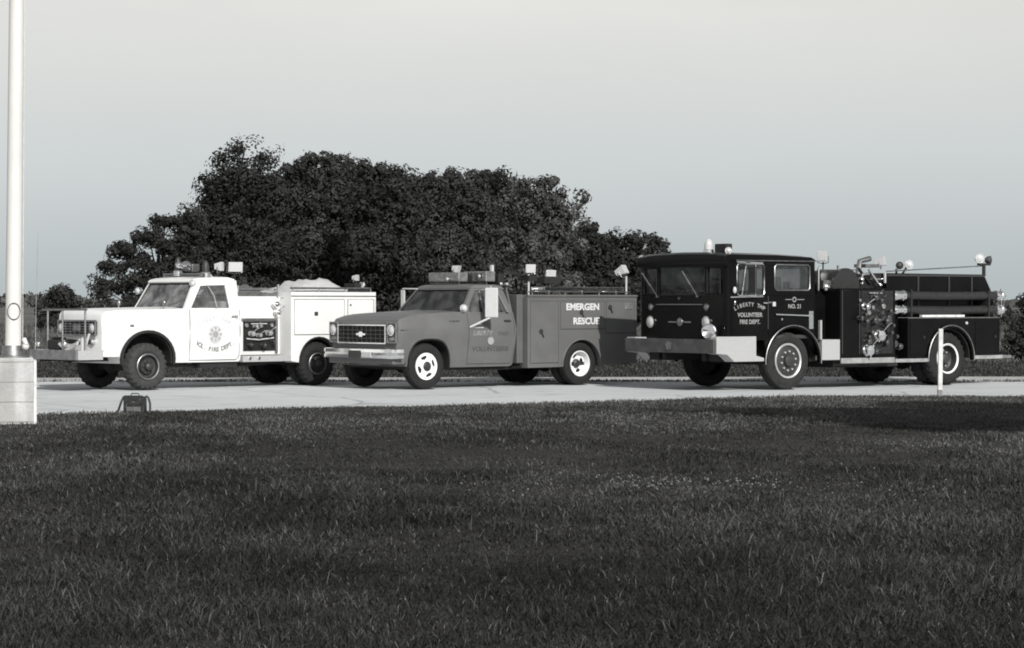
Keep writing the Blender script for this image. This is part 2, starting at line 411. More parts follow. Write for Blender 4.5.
def round_lamp(parent, s, w, z, r, ax=(-1, 0, 0), depth=.1, name='headlight', rim='chrome', lens='lamp'):
    b = P(); b.lathe([(-depth, 0), (-depth, r*.5), (-depth*.5, r*.95), (0, r*1.08), (.012, r*1.08), (.012, r*.93), (0.002, r*.9)], (s, w, z), ax, 28)
    o = b.build(name, rim, parent, angle=50)
    l = P(); l.lathe([(.0, r*.92), (.016, r*.75), (.028, r*.4), (.032, 0)], (s, w, z), ax, 28); l.build('lens', lens, o, angle=60)
    return o

def beacon(parent, s, w, z, r, h, name='beacon', dome='lamp', base='chrome'):
    b = P(); b.lathe([(0, 0), (0, r*1.1), (h*.25, r*1.1), (h*.3, r*.9), (h*.3, 0)], (s, w, z), (0, 0, 1), 24)
    o = b.build(name, base, parent)
    l = P(); l.lathe([(h*.3, r*.88), (h*.6, r*.86), (h*.85, r*.65), (h*.97, r*.3), (h, 0)], (s, w, z), (0, 0, 1), 24); l.build('dome', dome, o, angle=60)
    return o

def valve(parent, s, w, z, r=.05, name='valve', m='chrome', handle=True, ang=0.0):
    b = P()
    b.lathe([(.02, 0), (.02, r*1.2), (0, r*1.2), (-.0, r*.8), (-.06, r*.75), (-.06, r*1.05), (-.10, r*1.05), (-.10, r*.5), (-.12, 0)], (s, w, z), (0, 1, 0), 18)
    for k in range(3):
        a = 2*PI*k/3 + ang; b.cyl((s + r*1.0*math.cos(a), w - .08, z + r*1.0*math.sin(a)), (s + r*1.5*math.cos(a), w - .08, z + r*1.5*math.sin(a)), r*.16, 6)
    o = b.build(name, m, parent)
    if handle:
        h = P(); h.tube([(s + r, w - .05, z + r), (s + r*1.6, w - .12, z + r*2.2), (s + r*2.4, w - .13, z + r*2.6)], .011, 6); h.build('handle', m, o)
    return o

def gauge(parent, s, w, z, r=.05):
    b = P(); b.lathe([(.03, 0), (.03, r), (-.02, r*1.05), (-.025, r*.95), (-.012, r*.88), (-.012, 0)], (s, w, z), (0, 1, 0), 20)
    o = b.build('gauge', 'dullchrome', parent)
    l = P(); l.lathe([(-.016, r*.84), (-.018, 0)], (s, w, z), (0, 1, 0), 20); l.build('dial', 'letterg', o)
    return o

def place_vehicle(x, y, th, c, W, name):
    """c, W/2: where the root sits on the local axes; (x, y) is where local (0,0) touches the ground"""
    t = math.radians(th)
    loc = (x + c*math.cos(t) - W/2*math.sin(t), y + c*math.sin(t) + W/2*math.cos(t), 0)
    ORG[:] = [c, W/2, 0]
    return empty(name, loc, t)

# ================================================================== generic pickup cab
def tumble(W, belt, k, bulge=None):
    def f(s, w, z):
        n = abs(w - W/2) / (W/2)
        if z > belt: w = W/2 + (w - W/2) * (1 - k * (z - belt) / (W/2))
        return s, w, z
    return f

def pickup_cab(parent, W, paint, g):
    """g: belt z, window corners and roof line (s, z) pairs; glass in every opening"""
    tb = tumble(W, g['belt'], g['k'])
    frame = []
    outer, inner = g['outer'], g['inner']
    for name_, w0, off in (('near', g.get('w0', .03), .05), ('far', W - g.get('w0', .03), -.05)):
        b = P()
        b.loops([(s_, w0, z_) for s_, z_ in outer], [(s_, w0, z_) for s_, z_ in inner], (0, off, 0))
        b.warp(tb); frame.append(b.build('window_frame', paint, parent, bevel=.014))
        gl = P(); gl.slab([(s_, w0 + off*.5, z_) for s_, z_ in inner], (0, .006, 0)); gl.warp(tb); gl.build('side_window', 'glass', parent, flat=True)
    # roof
    b = P(); b.prism(g['roof'], .05, W - .05); b.cut(1, [.25, .5, W/2, W - .5, W - .25]); b.warp(tb)
    b.warp(lambda s, w, z: (s, w, z + (0.03 * (1 - ((w - W/2) / (W/2)) ** 2) if z > g['roof_mid'] else 0)))
    b.build('roof', paint, parent, bevel=.035, seg=3)
    # windscreen: frame and pane between the A pillars
    (s0, z0), (s1, z1) = g['ws0'], g['ws1']
    def wp(t, w):   # point on the sloped windscreen
        s_, z_ = s0 + (s1 - s0) * t, z0 + (z1 - z0) * t
        return tb(s_, w, z_)
    wl = P()
    A = [wp(0, .04), wp(0, W - .04), wp(1, W - .04), wp(1, .04)]
    I = [wp(.04, .12), wp(.04, W - .12), wp(.90, W - .13), wp(.90, .13)]
    wl.loops(A, I, (.05, 0, -.01)); wl.build('windscreen_frame', paint, parent, bevel=.01)
    rub = P(); rub.tube(I, .012, 6, closed=True); rub.build('windscreen_seal', 'rubber', parent)
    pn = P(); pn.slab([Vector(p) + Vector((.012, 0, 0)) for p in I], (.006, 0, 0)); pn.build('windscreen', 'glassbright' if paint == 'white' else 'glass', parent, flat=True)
    # rear wall of the cab with its window
    sr = g['rear']
    b = P(); zb = g['belt']
    b.loops([tb(sr, .06, zb - .02), tb(sr, W - .06, zb - .02), tb(sr, W - .06, g['roof_mid'] + .02), tb(sr, .06, g['roof_mid'] + .02)],
            [tb(sr, .32, zb + .08), tb(sr, W - .32, zb + .08), tb(sr, W - .34, g['roof_mid'] - .08), tb(sr, .34, g['roof_mid'] - .08)], (-.03, 0, 0))
    b.build('rear_wall', paint, parent)
    # interior
    b = P(); b.box(g['rear'] - .32, g['rear'] - .16, .15, W - .15, .75, g['belt'] + .14); b.box(g['rear'] - .75, g['rear'] - .2, .15, W - .15, .72, .92)
    b.build('bench_seat', 'seatlit' if paint == 'white' else 'seat', parent, bevel=.04)
    b = P(); c = Vector((g['wheel_s'], W*.27, g['belt'] + .03)); ax = Vector((-.8, 0, .6)).normalized(); x = Vector((0, 1, 0)); y = ax.cross(x)
    b.tube([c + (x*math.cos(2*PI*k/20) + y*math.sin(2*PI*k/20)) * .2 for k in range(20)], .013, 6, closed=True)
    b.tube([c + x*.2, c - x*.2], .01, 6); b.tube([c, c - ax*.0 + Vector((-.35, 0, -.25))], .02, 6)
    b.build('steering_wheel', 'seat', parent)
    b = P(); b.box(g['ws0'][0] + .02, g['ws0'][0] + .28, .08, W - .08, g['belt'] - .25, g['belt'] - .02); b.build('dashboard', 'seat', parent, bevel=.03)

def wiper(parent, p0, p1, m='dullchrome'):
    b = P(); p0, p1 = Vector(p0), Vector(p1); b.tube([p0, p0.lerp(p1, .55), p1], .008, 5)
    b.tube([p0.lerp(p1, .45) + Vector((-.012, 0, 0)), p1 + Vector((-.012, 0, 0))], .009, 5)
    b.cyl(p0 - Vector((.02, 0, 0)), p0 + Vector((.02, 0, 0)), .02, 8)
    return b.build('wiper', m, parent)

def seam(parent, pts, w, fn=None, closed=True):
    b = P(); b.tube([(s_, w, z_) for s_, z_ in pts], .0075, 5, closed=closed)
    if fn: b.warp(fn)
    return b.build('panel_gap', 'gap', parent)
# ================================================================== white pumper pickup
WW = 1.70
T1 = place_vehicle(-6.306, 41.24, 42, 1.9, WW, 'pumper_truck')
tag(T1, 'white pickup cab fire truck with pipe rail on its front bumper', 'fire truck', 'fire department trucks parked in a row')
def white_side(s, w, z):     # slight barrel of the sides and rounded nose
    n = (w - WW/2) / (WW/2)
    dz = z - 1.0
    inset = .035 * (dz / .45) ** 2
    w = WW/2 + (w - WW/2) * (1 - inset / (WW/2))
    if s < -.55:
        t = (-.55 - s) / .4
        w = WW/2 + (w - WW/2) * (1 - .17 * t * t)
        if z > 1.0: w = WW/2 + (w - WW/2) * (1 - .05 * t * (z - 1.0) / .38)
    if z > 1.25: z = z + .035 * (1 - n * n) * min(1, (z - 1.25) / .1)
    if s < -.75: s = s + .06 * n * n
    if s < -.3: s = -.3 + (s + .3)*.80
    return s, w, z
poly = [(-.95, .58), (-.95, 1.20), (-.93, 1.30), (-.86, 1.355), (-.6, 1.375), (0, 1.385), (.86, 1.40), (2.02, 1.395), (2.03, .49), (1.99, .46), (.59, .46)] + arch(.05, .54, .54, .47, -10, 190, 14)[0:] + [(-.55, .58)]
b = P(); b.prism(poly, 0, WW); b.cut(2, [.7, .85, 1.0, 1.15, 1.28, 1.33]); b.cut(0, [-.9, -.8, -.7, -.6, -.3, .5]); b.cut(1, [.12, .3, .55, WW/2, WW-.55, WW-.3, WW-.12]); b.warp(white_side)
body = b.build('body', 'white', T1, bevel=.022, seg=3)
def wheel_well(T, cx, cz, rx, rz, W, a0=-5, a1=185, sq=2.0):
    b = P(); b.prism(arch(cx, cz, rx-.008, rz-.008, a0, a1, 20, sq) + arch(cx, cz, rx-.03, rz-.03, a0, a1, 20, sq)[::-1], .025, W-.025); return b.build('wheel_well', 'chassis', T)
wheel_well(T1, .06, .54, .52, .465, WW, -10, 190); wheel_well(T1, 3.75, .42, .44, .45, WW)
for w0, w1 in ((-.028, .03), (WW-.03, WW+.028)):
    b = P(); o_ = arch(.06, .54, .555, .495, -12, 192, 18); i_ = arch(.06, .54, .51, .45, -12, 192, 18)
    b.prism(o_ + i_[::-1], w0, w1); b.build('wheel_arch_flare', 'chassis', T1)
b = P(); b.prism(arch(.06, .54, .51, .45, -12, 192, 14), .42, WW-.42); b.box(-1.3, 5.0, .42, .52, .50, .62); b.box(-1.3, 5.0, WW-.52, WW-.42, .50, .62)
b.box(-.06, .08, .3, WW-.3, .33, .45); b.box(3.65, 3.8, .3, WW-.3, .33, .46); b.ball((.0, WW*.6, .40), .15); b.ball((3.73, WW/2, .40), .18); b.box(.3, 1.2, .5, WW-.5, .42, .60)
b.box(1.2, 2.0, .1, .35, .36, .47); b.tube([(.4, .25, .42), (1.9, .3, .38), (2.8, .3, .42)], .03, 8)
b.box(2.1, 3.1, .15, WW-.15, .40, .56)
b.build('chassis', 'chassis', T1)
pickup_cab(T1, WW, 'white', dict(belt=1.395, k=.20, outer=[(.84, 1.37), (1.13, 1.90), (1.97, 1.93), (2.02, 1.37)], inner=[(.98, 1.41), (1.23, 1.80), (1.75, 1.815), (1.80, 1.41)],
    roof=[(1.06, 1.86), (1.10, 1.905), (1.22, 1.93), (1.85, 1.945), (1.97, 1.92), (2.03, 1.86)], roof_mid=1.88, ws0=(.84, 1.395), ws1=(1.12, 1.89), rear=2.02, wheel_s=1.25))
# vent-window bar and mirror
b = P(); b.tube([(1.34, .06, 1.82), (1.44, .0, 1.62), (1.49, -.01, 1.42)], .012, 6); b.build('mirror_arm', 'chrome', T1)
def door(parent, poly, w0, th, paint, fn, label=None):
    b = P(); b.prism(poly, w0 - th, w0 + .01); b.cut(2, [.7, .85, 1.0, 1.15, 1.28]); b.warp(fn)
    return b.build('door', paint, parent, bevel=.012, seg=2)
d1 = door(T1, [(.94, .50), (.94, 1.36), (.97, 1.385), (1.96, 1.385), (1.985, 1.36), (1.985, .56), (1.93, .50)], 0, .008, 'white', white_side)
seam(d1, [(.935, 1.39), (.93, 1.15), (.93, .8), (.935, .50), (1.4, .495), (1.93, .495), (1.99, .56), (1.995, 1.0), (1.99, 1.38)], .0, white_side, closed=False)
b = P(); b.box(1.80, 1.93, -.035, -.005, 1.255, 1.28); b.cyl((1.915, -.03, 1.235), (1.915, .0, 1.235), .012, 8); b.build('handle', 'chrome', d1, bevel=.005)
text_part('LIBERTY TWP.', .105, 'seal', d1, 1.46, -.0115, 1.22, fn=white_side, arc=(.66, True, 1.15), bold=.003)
text_part('VOL. FIRE DEPT.', .108, 'letterg', d1, 1.46, -.0115, .68, fn=white_side, arc=(.66, False, 1.20), bold=.003)
b = P(); b.lathe([(0, .0), (0.0, .155), (.003, .155), (.003, 0)], (1.46, -.012, .95), (0, 1, 0), 32)
sl = b.build('door_seal', 'seal', d1)
b = P()
for k in range(8):
    a = 2*PI*k/8; b.box(1.46 + .105*math.cos(a) - .02, 1.46 + .105*math.cos(a) + .02, -.016, -.012, .95 + .105*math.sin(a) - .02, .95 + .105*math.sin(a) + .02, ('Y', -a))
b.lathe([(0, 0), (0, .06), (.003, .06), (.003, 0)], (1.46, -.017, .95), (0, 1, 0), 20); b.build('seal_marks', 'letterd', d1)
# side marker, fuel cap-like badge
b = P(); b.box(-.30, -.22, -.004, .03, 1.09, 1.13); b.build('side_badge', 'dullchrome', T1, bevel=.005)
# grille and lamps
GS = -.82
b = P(); b.box(GS-.005, GS+.05, .27, WW-.27, .955, 1.19); b.build('grille_opening', 'chassis', T1)
b = P()
for z in (1.0, 1.045, 1.09, 1.135): b.box(GS-.018, GS, .42, WW-.42, z, z + .012)
for k in range(6): b.box(GS-.014, GS, .46 + k*.15, .47 + k*.15, .955, 1.185)
b.loops([(GS, .24, .935), (GS, WW-.24, .935), (GS, WW-.24, 1.21), (GS, .24, 1.21)], [(GS, .27, .965), (GS, WW-.27, .965), (GS, WW-.27, 1.18), (GS, .27, 1.18)], (-.03, 0, 0))
b.box(GS-.025, GS, .74, .96, 1.02, 1.13)
b.build('grille', 'dullchrome', T1, bevel=.004)
for w in (.35, WW-.35): round_lamp(T1, GS-.015, w, 1.07, .08)
b = P(); b.box(GS-.012, GS+.03, .45, WW-.35, .80, .875); b.build('lower_grille', 'chassis', T1)
for w in (.34, WW-.34): round_lamp(T1, GS-.01, w, .84, .045, name='parking_lamp')
# extended bumper with deck, rail, winch hose
b = P(); b.box(-1.37, -1.33, .0, 1.52, .535, .70); b.build('bumper', 'bumpergrey', T1, bevel=.008)
b = P(); b.box(-1.33, -.84, .0, .03, .535, .70); b.box(-1.33, -.84, 1.49, 1.52, .535, .70); b.box(-1.33, -.80, .03, 1.49, .675, .695)
b.build('bumper_deck', 'plate', T1, bevel=.006)
b = P()
for w in (.02, .74, 1.22): b.tube([(-1.18, w, .69), (-1.18, w, 1.385)], .018, 8)
b.tube([(-1.18, -.03, 1.39), (-1.18, 1.40, 1.385)], .017, 8); b.tube([(-1.18, .02, .95), (-1.18, 1.22, .95)], .009, 8)
b.build('pipe_rail', 'dullchrome', T1)
b = P(); b.tube([(-1.27, 1.48, .70), (-1.25, 1.49, 1.5), (-1.2, 1.5, 2.75)], [.008, .005, .003], 6); b.build('antenna', 'dullchrome', T1)
b = P(); b.ball((-1.2, 1.5, .79), .045); b.ball((-1.22, .60, .80), .05); b.build('hose_fitting', 'chrome', T1)
b = P(); b.box(-1.2, -.98, .85, 1.22, .70, .87); b.box(-1.15, -1.0, .9, 1.15, .86, .92); b.build('winch', 'chassis', T1, bevel=.03)
b = P()
for k in range(5): b.tube([(-1.18 + .02*k, .28 + .58*t + .01*k, .80 + .02*k - .10*math.sin(PI*t)) for t in [i/10 for i in range(11)]], .019, 6)
b.build('coiled_hose', 'canvas', T1)
b = P(); b.cyl((-1.15, .12, .70), (-1.15, .12, .90), .055, 14); b.cyl((-1.15, .12, .90), (-1.15, .12, .93), .03, 10); b.tube([(-1.05, .25, .7), (-1.0, .18, .98)], .02, 8); b.build('front_intake', 'lampwhite', T1)
# hood ornaments: fender lamp posts
for (w, s) in ((.10, .45), (1.45, .40)):
    b = P(); b.cyl((s, w, 1.38), (s, w, 1.46), .012, 8); b.ball((s, w, 1.50), .045, sq=(.8, 1, 1.2)); b.build('fender_mirror', 'dullchrome', T1)
round_lamp(T1, 1.07, .13, 1.845, .055, ax=(-.8, -.5, .1), name='spotlight')
round_lamp(T1, .95, WW - .02, 1.72, .06, ax=(-1, -.2, 0), name='spotlight')
wiper(T1, (.88, .55, 1.47), (.98, .15, 1.56)); wiper(T1, (.88, 1.15, 1.47), (.97, .75, 1.55))
# roof gear
b = P(); b.tube([(1.35, .25, 1.98), (1.35, WW-.25, 1.98)], .02, 8); b.box(1.3, 1.42, .3, WW-.3, 2.0, 2.03); b.build('roof_rack_bar', 'dullchrome', T1)
beacon(T1, 1.32, .95, 1.98, .07, .34, dome='rimdark')
beacon(T1, 1.55, .42, 1.96, .075, .30, dome='rimdark')
b = P(); b.lathe([(0, 0), (0, .09), (.05, .085), (.14, .05), (.26, .045), (.3, .0)], (1.38, .75, 2.15), (-.95, -.25, .1), 18); b.build('siren', 'chrome', T1)
b = P(); b.box(1.45, 1.62, .7, .92, 2.06, 2.2); b.build('siren_box', 'dullchrome', T1, bevel=.02)
b = P(); b.tube([(1.42, .42, 1.96), (1.47, .42, 2.03), (1.55, .42, 2.06), (1.63, .42, 2.03), (1.7, .42, 1.96)], .012, 6); b.build('handrail', 'chrome', T1)
floodlight(T1, 1.80, .38, 2.15, .17, .17, .14, yaw=.7)
floodlight(T1, 2.20, .45, 2.16, .26, .18, .18, yaw=-.45, pitch=.2)
b = P(); b.tube([(2.2, .45, 2.03), (2.2, .45, 1.7)], .014, 6); b.tube([(1.80, .38, 2.04), (1.80, .38, 1.95)], .014, 6); b.build('lamp_post', 'chassis', T1)
# pump house (set back), sill, panel
b = P(); b.box(2.06, 3.12, .34, WW-.34, .56, 1.62); b.build('pump_house', 'white', T1, bevel=.015)
b = P(); b.box(2.06, 3.115, .0, .339, .45, .56); b.box(2.06, 3.115, WW-.339, WW, .45, .56); b.build('running_board', 'plate', T1, bevel=.008)
b = P(); b.box(2.30, 3.00, .325, .345, .64, 1.17); pnl = b.build('pump_panel', 'panel', T1)
b = P(); b.box(2.26, 3.02, .29, .335, 1.19, 1.225); b.box(3.0, 3.05, .30, .34, .6, 1.19); b.build('panel_trim', 'dullchrome', T1, bevel=.004)
for (s, z, r) in ((2.44, .95, .05), (2.60, .92, .04), (2.82, .96, .052), (2.52, 1.08, .03), (2.7, .74, .045), (2.9, .8, .035), (2.4, .75, .035)):
    valve(pnl, s, .30, z, r*.8, m='sillmetal' if z > .85 else 'fitting', handle=z > .9)
for (s, z) in ((2.36, 1.1), (2.68, 1.09), (2.92, 1.1)): gauge(pnl, s, .32, z, .04)
b = P(); b.tube([(2.35, .3, .86), (2.6, .27, .84), (2.95, .3, .87)], .013, 6); b.box(2.45, 2.8, .29, .32, 1.12, 1.135); b.build('panel_pipe', 'lampwhite', T1)
valve(T1, 2.95, .28, 1.48, .045, ang=.3); valve(T1, 2.98, .26, 1.34, .04)
for z in (.52, .50): pass
for s in (2.2, 2.4): 
    b = P(); b.cyl((s, -.03, .52), (s, .02, .52), .025, 12); b.build('outlet_cap', 'chrome', T1)
# rail and hose load above the pump house
b = P(); b.tube([(2.1, .36, 1.74), (3.1, .36, 1.74)], .016, 8); b.tube([(2.12, .36, 1.62), (2.12, .36, 1.74)], .014, 6); b.tube([(3.05, .3, 1.62), (3.05, .3, 1.84)], .022, 8)
b.cyl((2.2, .36, 1.70), (2.2, .36, 1.80), .028, 10); b.build('grab_rail', 'chrome', T1)
b = P(); b.box(2.06, 3.12, .36, .39, 1.62, 1.68); b.build('pump_house_lip', 'dullchrome', T1)
# rear body
ra = arch(3.75, .42, .44, .45, 0, 180, 14)
b = P(); b.prism([(3.12, .45), (3.12, 1.70), (5.08, 1.70), (5.08, .50), (4.19, .50)] + ra[0:] , 0, WW); rb = b.build('equipment_body', 'white', T1, bevel=.02)
b = P(); b.prism(arch(3.75, .42, .46, .47, 0, 180, 14) + arch(3.75, .42, .435, .445, 0, 180, 14)[::-1], -.012, .015); b.build('wheel_arch_trim', 'chassis', T1)
b = P(); b.box(3.2, 4.33, -.008, .01, .93, 1.56); dd = b.build('compartment_door', 'white', T1, bevel=.006); seam(dd, [(3.195, .925), (4.335, .925), (4.335, 1.565), (3.195, 1.565)], -.001)
b = P(); b.box(3.64, 3.72, -.02, -.005, 1.27, 1.34); b.build('latch', 'rimdark', dd, bevel=.006)
b = P(); b.box(4.42, 5.02, -.008, .01, .6, 1.56); dd = b.build('compartment_door', 'white', T1, bevel=.006); seam(dd, [(4.415, .595), (5.025, .595), (5.025, 1.565), (4.415, 1.565)], -.001)
b = P(); b.box(4.46, 4.49, -.02, -.005, 1.45, 1.48); b.build('latch', 'rimdark', dd)
b = P(); b.box(3.12, 5.08, -.012, .0, 1.62, 1.635); b.build('body_moulding', 'dullchrome', T1)
b = P(); b.tube([(3.15, .06, 1.77), (5.0, .06, 1.77)], .018, 8)
for s in (3.2, 3.8, 4.4, 5.0): b.tube([(s, .06, 1.69), (s, .06, 1.77)], .014, 6)
b.tube([(3.15, WW-.06, 1.77), (5.0, WW-.06, 1.77)], .018, 8); b.build('top_rail', 'dullchrome', T1)
b = P(); b.box(4.5, 5.0, .05, .11, 1.71, 1.75); b.build('rear_deck_edge', 'chassis', T1)
b = P(); b.cyl((5.0, .5, 1.70), (5.0, .5, 1.88), .02, 8); b.box(4.85, 5.08, .35, .65, 1.80, 1.87); b.build('rear_lamp_stand', 'chassis', T1)
floodlight(T1, 4.98, .5, 1.97, .17, .12, .1, yaw=.6); round_lamp(T1, 5.06, .35, 1.84, .05, ax=(.5, -.8, 0), name='rear_lamp')
# folded tarpaulin and hose load: rest on the truck but are their own things
def heap(name, m, s0, s1, w0, w1, z0, h, seed, lumps, parent=None, q=26):
    r = random.Random(seed); L_ = [(r.uniform(.1, .9), r.uniform(.15, .85), r.uniform(.10, .26), r.uniform(.3, 1)) for _ in range(lumps)]
    b = P(); n = q; k = 14; top = []; 
    for i in range(n + 1):
        row = []
        for j in range(k + 1):
            u, v = i / n, j / k
            env = (max(0, math.sin(PI*u)) ** .45) * (max(0, math.sin(PI*v)) ** .4)
            hh = .35 + sum(a * math.exp(-(((u - x)/rr)**2 + ((v - y)/rr)**2)) for x, y, rr, a in L_) * .5
            hh += .13 * math.sin(u*31 + v*9) * math.sin(v*17 + seed) + .10*abs(math.sin(u*13 + 5*math.sin(v*6 + seed))) + r.uniform(-.05, .05)
            row.append(b.v((s0 + (s1 - s0)*u, w0 + (w1 - w0)*v, z0 + h*env*min(1.25, hh))))
        top.append(row)
    for i in range(n):
        for j in range(k): b.bm.faces.new((top[i][j], top[i+1][j], top[i+1][j+1], top[i][j+1]))
    bt = [top[0][0], top[n][0], top[n][k], top[0][k]]
    return b.build(name, m, parent, angle=60)
def rest(o, T):      # a thing resting on a vehicle: same place in the world, no parent
    o.location = T.location; o.rotation_euler = T.rotation_euler
    return o
tp = heap('folded_tarpaulin', 'canvas', 3.15, 4.85, .12, 1.3, 1.69, .25, 3, 7, q=34)
rest(tp, T1); tag(tp, 'pale rumpled tarpaulin heaped on top of the white truck body', 'tarpaulin')
hs = heap('hose_load', 'hosecloth', 2.12, 3.1, .42, 1.3, 1.62, .30, 8, 5)
rest(hs, T1); tag(hs, 'grey heap of folded fire hose just behind the white cab', 'fire hose')
# wheels
wheel(T1, .06, -.02, .405, .27, 'white4x4', .23, -1, lugs=True, rubber='rubberdust'); wheel(T1, .06, WW+.02, .405, .27, 'plain', .23, 1, lugs=True, rubber='rubberdust')
dual(T1, 3.73, .0, .395, .22, 'white4x4', .20, WW, lugs=True)

# ================================================================== grey rescue truck
WM = 2.0
T2 = place_vehicle(-1.457, 41.62, 40, 2.1, WM, 'rescue_truck')
tag(T2, 'dull grey pickup rescue truck lettered RESCUE, with white slotted wheels', 'rescue truck', 'fire department trucks parked in a row')
def mid_side(s, w, z):
    n = (w - WM/2) / (WM/2)
    inset = .085 * max(0, (1.04 - z) / .6) ** 1.3 if z < 1.04 else .078 * (z - 1.04) / .3
    if abs(w - WM/2) > .3: w = WM/2 + (w - WM/2) * (1 - inset / (WM/2))
    if s < -.35:
        t = (-.35 - s) / .3; w = WM/2 + (w - WM/2) * (1 - .035 * t * t)
    if z > 1.22: z = z + .03 * (1 - n * n) * min(1, (z - 1.22) / .08)
    if s < -.45: s = s + .05 * n * n * (0.4 if z < 1.0 else 1)
    return s, w, z
ar = arch(.06, .44, .46, .45, -2, 182, 16, sq=2.8)
poly = [(-.66, .55), (-.66, 1.16), (-.63, 1.215), (-.50, 1.255), (-.2, 1.30), (.4, 1.335), (.92, 1.345), (1.99, 1.325), (2.01, 1.0), (1.98, .40), (1.92, .37), (.54, .37)] + ar + [(-.42, .47), (-.6, .50)]
b = P(); b.prism(poly, 0, WM); b.cut(2, [.5, .65, .8, .95, 1.04, 1.12, 1.2, 1.26, 1.30]); b.cut(0, [-.6, -.5, -.4, -.2, .5, 1.5]); b.cut(1, [.12, .31, .6, WM/2, WM-.6, WM-.31, WM-.12]); b.warp(mid_side)
b.build('body', 'grey', T2, bevel=.018, seg=3)
for w0, w1 in ((-.012, .05), (WM-.05, WM+.012)):
    b = P(); b.prism(arch(.06, .44, .485, .475, -2, 182, 18, sq=2.8) + arch(.06, .44, .45, .44, -2, 182, 18, sq=2.8)[::-1], w0, w1); b.warp(mid_side); b.build('wheel_arch_lip', 'grey', T2, bevel=.008)
b = P(); b.prism(arch(.06, .44, .445, .435, -2, 182, 16, sq=2.8), .40, WM-.40); b.box(-.6, 4.9, .5, .6, .42, .55); b.box(-.6, 4.9, WM-.6, WM-.5, .42, .55)
b.box(-.06, .06, .3, WM-.3, .32, .42); b.box(3.45, 3.58, .3, WM-.3, .34, .46); b.ball((3.52, WM/2, .40), .18); b.box(.2, 1.2, .6, WM-.6, .33, .5); b.ball((.35, 1.2, .38), .13)
b.tube([(.5, .5, .36), (2, .45, .33), (3.2, .5, .36)], .035, 8); b.ball((3.0, .25, .36), .06); b.box(2.2, 4.88, .12, WM-.12, .36, .42)
b.build('chassis', 'chassis', T2)
pickup_cab(T2, WM, 'grey', dict(belt=1.325, k=.40, w0=.065, outer=[(.86, 1.31), (.98, 1.50), (1.17, 1.765), (1.36, 1.80), (1.74, 1.795), (1.88, 1.72), (1.99, 1.31)],
    inner=[(.96, 1.335), (1.05, 1.50), (1.22, 1.715), (1.38, 1.735), (1.62, 1.73), (1.68, 1.70), (1.80, 1.335)],
    roof=[(1.12, 1.75), (1.16, 1.785), (1.28, 1.81), (1.72, 1.815), (1.86, 1.79), (1.93, 1.73)], roof_mid=1.77, ws0=(.80, 1.335), ws1=(1.15, 1.775), rear=1.97, wheel_s=1.2))
b = P(); b.prism([(1.80, 1.34), (1.69, 1.70), (1.72, 1.72), (1.86, 1.34)], .015, .03); b.warp(tumble(WM, 1.325, .42)); b.build('pillar_trim', 'chrome', T2)
b = P(); b.tube([(1.30, .06, 1.33), (1.32, .22, 1.72)], .014, 6); b.build('vent_window_bar', 'grey', T2)
d2 = door(T2, [(.93, .43), (.93, 1.29), (.95, 1.312), (1.94, 1.305), (1.955, 1.28), (1.955, .47), (1.93, .43)], 0, .006, 'grey', mid_side)
seam(d2, [(.925, 1.31), (.922, 1.15), (.92, 1.04), (.922, .8), (.925, .425), (1.45, .422), (1.94, .425), (1.962, .48), (1.965, 1.04), (1.962, 1.30)], .0, mid_side, closed=False)
b = P(); b.box(1.74, 1.89, .008, .05, 1.165, 1.2); b.build('handle', 'rimdark', d2, bevel=.006)
text_part('LIBERTY', .12, 'letterd', d2, 1.22, -.0095, .965, italic=.3, fn=mid_side)
text_part('TWP.', .11, 'letterk', d2, 1.70, -.0095, .945, fn=mid_side)
text_part('VOLUNTEERS', .12, 'letterk', d2, 1.43, -.0095, .685, fn=mid_side, sx=1.15, bold=.003)
b = P(); b.lathe([(0, 0), (0, .07), (.003, .07), (.003, 0)], (1.42, .008, .83), (0, 1, 0), 20); b.build('door_seal', 'letterd', d2)
b = P(); b.box(.47, .72, .026, .06, 1.17, 1.195); b.build('fender_badge', 'chrome', T2, bevel=.004)
b = P(); b.box(-.58, .5, .0, .012, 1.035, 1.045); b.build('crease_trim', 'grey', T2)
wheel_well(T2, .06, .44, .46, .45, WM, sq=2.8); wheel_well(T2, 3.55, .34, .47, .49, WM, 0, 180)
# grille
b = P(); b.box(-.668, -.6, .31, WM-.31, .80, 1.115); b.build('grille_opening', 'chassis', T2)
b = P()
b.loops([(-.66, .29, .785), (-.66, WM-.29, .785), (-.66, WM-.29, 1.13), (-.66, .29, 1.13)], [(-.66, .325, .815), (-.66, WM-.325, .815), (-.66, WM-.325, 1.10), (-.66, .325, 1.10)], (-.045, 0, 0))
b.build('grille_surround', 'chrome', T2, bevel=.01)
b = P()
for k in range(3): b.box(-.695, -.662, .33, WM-.33, .88 + k*.07, .89 + k*.07)
for k in range(9): w = .33 + (WM-.66)*(k+1)/10; b.box(-.69, -.662, w-.005, w+.005, .815, 1.10)
b.build('grille_bars', 'fitting', T2)
b = P(); cz = .955; cw = WM/2
bt = [(-.13, .018), (-.055, .018), (-.045, .045), (.045, .045), (.055, .018), (.13, .018), (.13, -.018), (.055, -.018), (.045, -.045), (-.045, -.045), (-.055, -.018), (-.13, -.018)]
b.slab([(-.715, cw + x, cz + y) for x, y in bt], (.02, 0, 0)); b.build('grille_emblem', 'chrome', T2)
